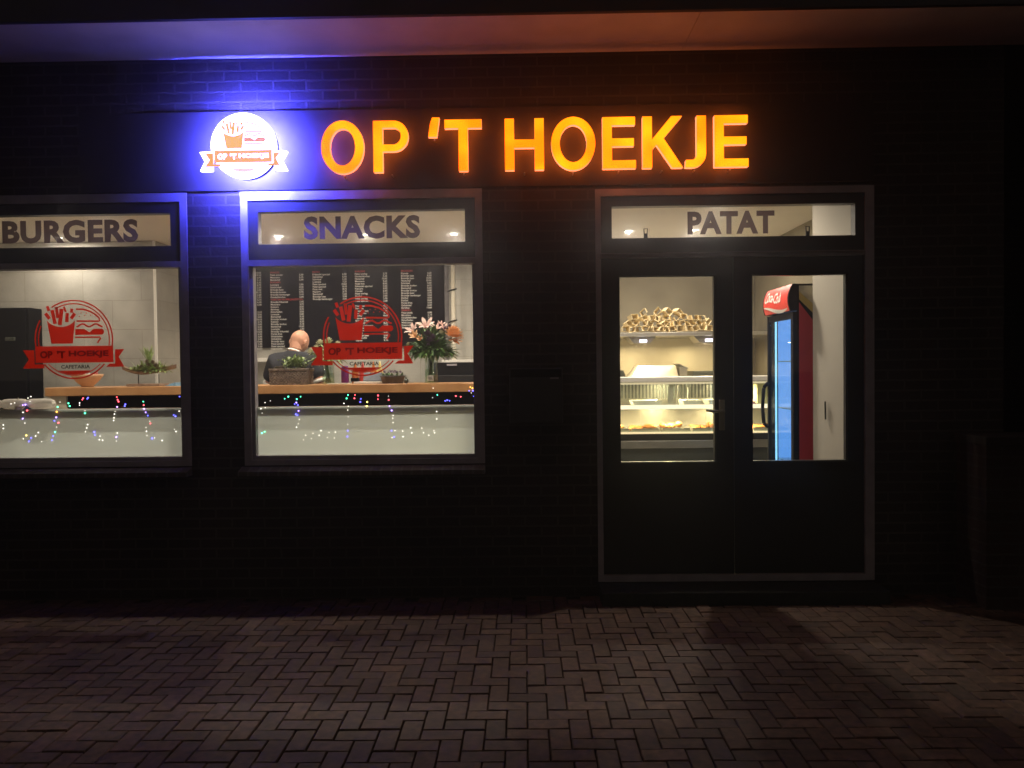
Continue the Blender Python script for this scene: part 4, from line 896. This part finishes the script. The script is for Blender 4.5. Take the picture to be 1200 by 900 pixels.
for x in (1.18,1.825):
    b=MB(); b.add([(x-.15,2.45,1.831),(x+.13,2.45,1.831),(x+.07,2.45,1.765),(x-.09,2.45,1.765),(x-.15,2.72,1.831),(x+.13,2.72,1.831),(x+.07,2.72,1.765),(x-.09,2.72,1.765)],[(0,1,2,3),(4,5,6,7),(0,1,5,4),(1,2,6,5),(2,3,7,6),(3,0,4,7)])
    part(b,'lamp_housing',M['steel'],hd)
    b=MB(); b.rbox(x-.035,x+.035,2.44,2.449,1.775,1.800,.002); part(b,'hood_lamp',M['lens_cool'],hd)
    lamp('hood_light',(x,2.58,1.758),P_KITCHEN,.10,(1,.80,.46),hd)
r9=random.Random(21)
def cone_geo(L_,a,ro,c,th=.0022,taper=.78,skew=0):
    mb=MB(); V=[]
    for (s_,y) in ((1,-L_/2),(taper,L_/2)):
        for k in range(4):
            an=PI/4+k*PI/2; V.append((a*s_*math.cos(an)+skew*a*math.sin(an)*s_, y, a*s_*math.sin(an)*.72))
    for (s_,y) in ((1,-L_/2),(taper,L_/2)):
        for k in range(4):
            an=PI/4+k*PI/2; q=a-th*1.6; V.append((q*s_*math.cos(an)+skew*q*math.sin(an)*s_, y, q*s_*math.sin(an)*.72))
    F=[]
    for k in range(4):
        j=(k+1)%4; F+=[(k,j,4+j,4+k),(8+k,12+k,12+j,8+j),(k,8+k,8+j,j),(4+k,4+j,12+j,12+k)]
    V=[Vector(c)+ro@Vector(v) for v in V]; mb.add(V,F); return mb
n=0
for layer in range(4):
    cnt=[13,12,9,4][layer]
    for k in range(cnt):
        x=[.985+.86*(k+.5)/13, 1.00+.83*(k+.5)/12, 1.05+.76*(k+.5)/9, 1.20+.47*(k+.5)/5][layer]+r9.uniform(-.012,.012)
        if layer==3: x=[1.20,1.34,1.43,1.53][k]
        z=1.868+.036+.056*layer+r9.uniform(-.004,.006)
        ro=Matrix.Rotation(r9.uniform(-.55,.55),3,'Z')@Matrix.Rotation(r9.uniform(-.9,.9)*(1 if layer else .3),3,'Y')@Matrix.Rotation(r9.uniform(-.15,.15),3,'X')
        c=cone_geo(r9.uniform(.09,.12),r9.uniform(.044,.055),ro,(x,2.50+.03*r9.random(),z),skew=r9.uniform(-.35,.35),taper=r9.uniform(.7,.9))
        solo(c,'paper_holder',M['card'],'open ended tan paper chip holder heaped on the extractor hood shelf','paper holder','tan paper holders heaped on the hood shelf'); n+=1

# ------------------------------------------------------------------ drinks cooler
X0,X1,YA,YB=1.925,2.495,.375,.96
M['cool_liner']=emat('blue glowing liner',(.24,.52,1),1.15)
ck=thing('drinks_cooler','tall red and black drinks cooler with blue lit glass door and red sign top','drinks cooler',None,((X0+X1)/2,(YA+YB)/2,FL))
b=MB(); b.rbox(X0+.035,X1,YA,YA+.03,FL,2.115,.003); b.rbox(X0+.035,X1,YB-.03,YB,FL,2.115,.003); b.box(X1-.03,X1,YA+.03,YB-.03,FL+.01,2.10); b.box(X0+.035,X1-.03,YA+.03,YB-.03,FL,.30); b.box(X0+.035,X1-.03,YA+.03,YB-.03,1.93,2.112)
part(b,'cabinet',M['black'],ck)
b=MB(); b.prism([(X0+.042,FL+.02),(X1,FL+.02),(X1,1.50),(2.06,1.86),(X0+.042,1.982)],YA-.004,YA-.002); part(b,'red_side_print',M['coke_red'],ck)
b=MB(); b.prism([(X0+.042,2.003),(2.085,1.885),(2.20,1.78),(X1,1.52),(X1,1.55),(2.20,1.83),(2.085,1.95),(X0+.042,2.058)],YA-.006,YA-.0045); part(b,'gold_side_band',M['gold'],ck)
b=MB(); b.prism([(X0+.042,2.060),(2.085,1.952),(2.20,1.832),(X1,1.552),(X1,2.10),(X0+.042,2.10)],YA-.004,YA-.002); part(b,'grey_side_print',M['cooler_grey'],ck)
# red sign top facing left, bulging outwards
b=MB(); rows=[]
for i in range(9):
    t=i/8; zz=1.925+.19*t; xx=X0-.034*math.sin(PI*min(1,.15+t*.85))**.8
    rows.append([(xx,YA+.02+(YB-YA-.04)*j/6,zz) for j in range(7)])
b.quadsheet(rows); so=part(b,'sign_front',mat('red sign face',(.62,.040,.030),.4,emit=(.62,.05,.035),es=.22),ck,True)
b=MB(); pr=[(r[0][0],r[0][2]) for r in rows]; poly_=pr+[(X0+.034,2.115),(X0+.034,1.925)]
for ya,yb in ((YA-.002,YA+.018),(YB-.018,YB)): b.prism(poly_,ya,yb)
part(b,'sign_cheek',M['black'],ck)
# white script and wave on the sign, set on its curved face
b=MB(); vs_,fs_=text_geo('Coca-Cola',.02,.9,.35); ax=min(v.x for v in vs_); bx=max(v.x for v in vs_); az=min(v.y for v in vs_); bz=max(v.y for v in vs_)
def on_sign(u,t,o=.003): return (X0-.034*math.sin(PI*min(1,.15+t*.85))**.8-o, YB-.04-(YB-YA-.08)*u, 1.925+.19*t)
b.add([on_sign(.04+.72*(v.x-ax)/(bx-ax), .42+.42*(v.y-az)/(bz-az)+.06*math.sin((v.x-ax)/(bx-ax)*6)) for v in vs_],fs_); part(b,'script',M['white'],ck)
b=MB(); b.quadsheet([[on_sign(i/16,.16+.13*math.cos(i/16*3.9+.3)+(.02+.055*math.sin(PI*i/16))*s_,.0035) for i in range(17)] for s_ in (-1,1)]); part(b,'wave',M['white'],ck)
# interior light put into glowing back and liner; shelves, bottles, glass door
b=MB(); b.box(X1-.10,X1-.095,YA+.035,YB-.035,.31,1.92); part(b,'glowing_back',emat('glowing cooler back',(.16,.42,1),1.25),ck)
b=MB(); b.box(X0+.075,X1-.11,YB-.038,YB-.0305,.32,1.90); part(b,'glowing_liner',M['cool_liner'],ck)
b=MB(); b.box(X0+.05,X0+.06,YB-.05,YB-.035,.32,1.90); b.box(X0+.05,X0+.06,YA+.035,YA+.05,.32,1.90); part(b,'light_tube',emat('cooler tube',(.45,.85,1),2.0),ck)
cols_=[(.5,.02,.02),(.45,.03,.25),(.6,.25,.03),(.05,.25,.08),(.5,.02,.02)]
for q,zz in enumerate((.34,.80,1.20,1.56)):
    b=MB(); b.box(X0+.07,X1-.11,YA+.04,YB-.04,zz,zz+.008); part(b,'shelf',M['steel'],ck)
    for j in range(6):
        for i_ in ((2,) if q%2 else (3,)):
            bb=MB(); bb.lathe([(0,.0),(.030,0),(.031,.01),(.031,.12),(.012,.17),(.012,.20),(0,.20)],(X0+.12+.10*i_,YA+.09+.08*j,zz+.009),12)
            key='drink%d'%((q+j//2)%5)
            if key not in M: M[key]=mat(key,cols_[(q+j//2)%5],.2,emit=cols_[(q+j//2)%5],es=.15)
            solo(bb,'bottle',M[key],'small drinks bottle on a shelf of the red drinks cooler','bottle','bottles inside the drinks cooler',True)
dd=MB(); dd.box(X0,X0+.033,YA+.002,YA+.05,.28,1.915); dd.box(X0,X0+.033,YB-.028,YB-.002,.28,1.915); dd.box(X0,X0+.033,YA+.05,YB-.05,.28,.34); dd.box(X0,X0+.033,YA+.05,YB-.05,1.87,1.915)
part(dd,'door_frame',M['black'],ck)
g_=MB(); g_.box(X0+.012,X0+.017,YA+.051,YB-.051,.341,1.869); part(g_,'door_glass',glass_mat('cooler glass',(.75,.88,1),.10),ck)
hb=MB(); hb.tube([(X0-.001,YB-.03,1.05),(X0-.035,YB-.02,1.08),(X0-.045,YB-.02,1.20),(X0-.035,YB-.02,1.36),(X0-.001,YB-.03,1.40)],.014,8); part(hb,'door_handle',M['black'],ck,True)
lamp('cooler_lamp',(X0+.10,(YA+YB)/2,1.86),1.0,.08,(.35,.62,1),ck)

# ------------------------------------------------------------------ the man behind the bar
def skin(name,vs,es,rad,mt,parent=None,sub=2,fl=False):
    me=bpy.data.meshes.new(name); me.from_pydata(vs,es,[]); o=bpy.data.objects.new(name,me); C.objects.link(o)
    sm=o.modifiers.new('s','SKIN'); sm.use_smooth_shade=True
    for i,r in enumerate(rad):
        d=me.skin_vertices[0].data[i]; d.radius=r if isinstance(r,tuple) else (r,r); d.use_root=(i==0)
    su=o.modifiers.new('u','SUBSURF'); su.levels=sub; su.render_levels=sub
    dg=bpy.context.evaluated_depsgraph_get(); dg.update(); m2=bpy.data.meshes.new_from_object(o.evaluated_get(dg)); m2.materials.clear(); m2.materials.append(mt)
    for p in m2.polygons: p.use_smooth=True
    bpy.data.objects.remove(o); V=[tuple(v.co) for v in m2.vertices]; F=[tuple(p.vertices) for p in m2.polygons]; bpy.data.meshes.remove(m2)
    return V,F
PX,PY=-2.175,2.10
person=thing('person','bald man in dark polo shirt with white trim, seen from behind with head bowed','person',None,(PX,PY,FL))
# joints: pelvis, waist, chest, neck base, neck, head
J=dict(pel=(-2.20,2.08,1.02),wai=(-2.205,2.09,1.20),che=(-2.20,2.13,1.42),ub=(-2.20,2.15,1.585),nb=(-2.185,2.17,1.680),nk=(-2.175,2.20,1.715),
 shl=(-2.375,2.15,1.625),ell=(-2.47,2.25,1.34),wrl=(-2.36,2.50,1.30),hl=(-2.33,2.57,1.29),
 shr=(-2.015,2.16,1.635),elr=(-1.925,2.15,1.385),wrr=(-1.83,2.34,1.345),hr=(-1.805,2.41,1.335),
 hpl=(-2.30,2.08,.98),knl=(-2.31,2.06,.56),anl=(-2.32,2.09,.16),hpr=(-2.10,2.08,.98),knr=(-2.09,2.05,.56),anr=(-2.08,2.09,.16))
names=list(J); idx={k:i for i,k in enumerate(names)}
E_=[('pel','wai'),('wai','che'),('che','ub'),('ub','nb'),('nb','nk'),('ub','shl'),('shl','ell'),('ell','wrl'),('wrl','hl'),('ub','shr'),('shr','elr'),('elr','wrr'),('wrr','hr'),('pel','hpl'),('hpl','knl'),('knl','anl'),('pel','hpr'),('hpr','knr'),('knr','anr')]
Rr=dict(pel=(.15,.11),wai=(.145,.105),che=(.16,.11),ub=(.13,.09),nb=.065,nk=.062,shl=.062,ell=.045,wrl=.030,hl=.034,shr=.062,elr=.046,wrr=.031,hr=.034,hpl=.085,knl=.060,anl=.042,hpr=.085,knr=.060,anr=.042)
V,F=skin('person_body',[J[k] for k in names],[(idx[a],idx[b]) for a,b in E_],[Rr[k] for k in names],M['skin'])
body=MB(); body.add(V,F)
# head: shaped skull, bowed forwards, turned slightly right; ears, nose
hc=Vector((-2.158,2.235,1.815)); HR=Matrix.Rotation(-.45,3,'Z')@Matrix.Rotation(.10,3,'Y')@Matrix.Rotation(-.55,3,'X')
def headp(th,a):
    x=.083*math.sin(th)*math.cos(a); y=.100*math.sin(th)*math.sin(a); z=.112*math.cos(th)
    if z<0: x*=1+z*1.9; y=y*(1+z*1.2)+(.010 if y>0 else .0)
    if y<-.03 and z<.03: y*=1-.12*min(1,(.03-z)/.08)
    # face: brow, nose, chin
    if y>.05 and abs(x)<.016 and -.045<z<.005: y+=.022*(1-abs(x)/.016)*(.005-z)/.05*1.3
    if y>.05 and .012<abs(x)<.042 and -.002<z<.022: y-=.006
    if y>.05 and abs(x)<.028 and -.066<z<-.056: y-=.004
    return Vector((x,y,z))
NT,NA=30,44; vs=[];fs_=[]
for i in range(NT+1):
    for j in range(NA): vs.append(hc+HR@headp(PI*i/NT,2*PI*j/NA))
for i in range(NT):
    for j in range(NA): fs_.append((i*NA+j,(i+1)*NA+j,(i+1)*NA+(j+1)%NA,i*NA+(j+1)%NA))
body.add(vs,fs_)
body.cyl(hc+HR@Vector((0,-.030,-.03)),(-2.18,2.175,1.66),.056,.064,20,False)
for s_ in (-1,1):
    e=MB(); c=hc+HR@Vector((s_*.090,-.010,-.012)); ro=HR@Matrix.Rotation(s_*.25,3,'Z')
    body.sphere(c,.034,.30,.62,1.0,7,ro); body.sphere(c+ro@Vector((s_*.007,-.006,.004)),.022,.35,.55,.95,6,ro)
def hand(base,d,side,mb):
    d=Vector(d).normalized(); s_=Vector(side).normalized(); nn=d.cross(s_)
    vs=[tuple(base)]; es=[]; rad=[.024]
    vs.append(tuple(Vector(base)+d*.045)); es.append((0,1)); rad.append((.034,.018))
    mb_=[]
    for k,(off,ln) in enumerate(((-.027,.062),(-.009,.074),(.009,.070),(.026,.056))):
        p=Vector(base)+d*.075+s_*off; q=p+d*ln*.45-Vector((0,0,1))*.008; r=q+d*ln*.4-Vector((0,0,1))*.028
        v,f=skin('f',[tuple(Vector(base)+d*.04+s_*off*.7),tuple(p),tuple(q),tuple(r)],[(0,1),(1,2),(2,3)],[.010,.0095,.0085,.0075],M['skin'],sub=1); mb.add(v,f)
    t0=Vector(base)+d*.018+s_*.022*(-1); t1=t0+d*.03-s_*.022; t2=t1+d*.03-s_*.004-Vector((0,0,1))*.012
    v,f=skin('f',[tuple(t0),tuple(t1),tuple(t2)],[(0,1),(1,2)],[.013,.011,.009],M['skin'],sub=1); mb.add(v,f)
    v,f=skin('p',vs,es,rad,M['skin'],sub=1); mb.add(v,f)
hand(J['hr'],(.1,1,-.15),(1,0,0),body); hand(J['hl'],(.15,1,-.1),(-1,0,0),body)
part(body,'body',M['skin'],person,True)
sh=['wai','che','ub','nb','shl','shr']; el=tuple(Vector(J['shl']).lerp(Vector(J['ell']),.70)); er=tuple(Vector(J['shr']).lerp(Vector(J['elr']),.74))
vsh=[J['pel'],J['wai'],J['che'],J['ub'],(-2.187,2.166,1.715),J['shl'],el,J['shr'],er]
V,F=skin('sh',vsh,[(0,1),(1,2),(2,3),(3,4),(3,5),(5,6),(3,7),(7,8)],[(.17,.13),(.165,.125),(.185,.132),(.165,.112),.085,.088,.084,.088,.084],M['shirt'])
b=MB(); b.add(V,F); part(b,'polo_shirt',M['shirt'],person,True)
b=MB(); 
b.cyl(Vector(er)-Vector((.0,.0,-.0)),Vector(er)+(Vector(er)-Vector(J['shr'])).normalized()*.030,.070,.070,20); b.cyl(Vector(el),Vector(el)+(Vector(el)-Vector(J['shl'])).normalized()*.034,.068,.066,20)
part(b,'sleeve_trim',M['trim'],person,True)
b=MB(); b.cyl((-2.187,2.168,1.712),(-2.184,2.172,1.724),.078,.070,24,False); b.cyl((-2.184,2.172,1.724),(-2.184,2.173,1.726),.070,.060,24,False); part(b,'collar',M['trim'],person,True)
V,F=skin('tr',[J['pel'],J['hpl'],J['knl'],J['anl'],J['hpr'],J['knr'],J['anr']],[(0,1),(1,2),(2,3),(0,4),(4,5),(5,6)],[(.165,.125),.105,.078,.062,.105,.078,.062],M['jeans'])
b=MB(); b.add(V,F); part(b,'trousers',M['jeans'],person,True)
b=MB()
for k in ('anl','anr'):
    x=J[k][0]; b.sphere((x,2.13,FL+.045),.05,.9,2.4,.88,8)
part(b,'shoes',M['black'],person,True)
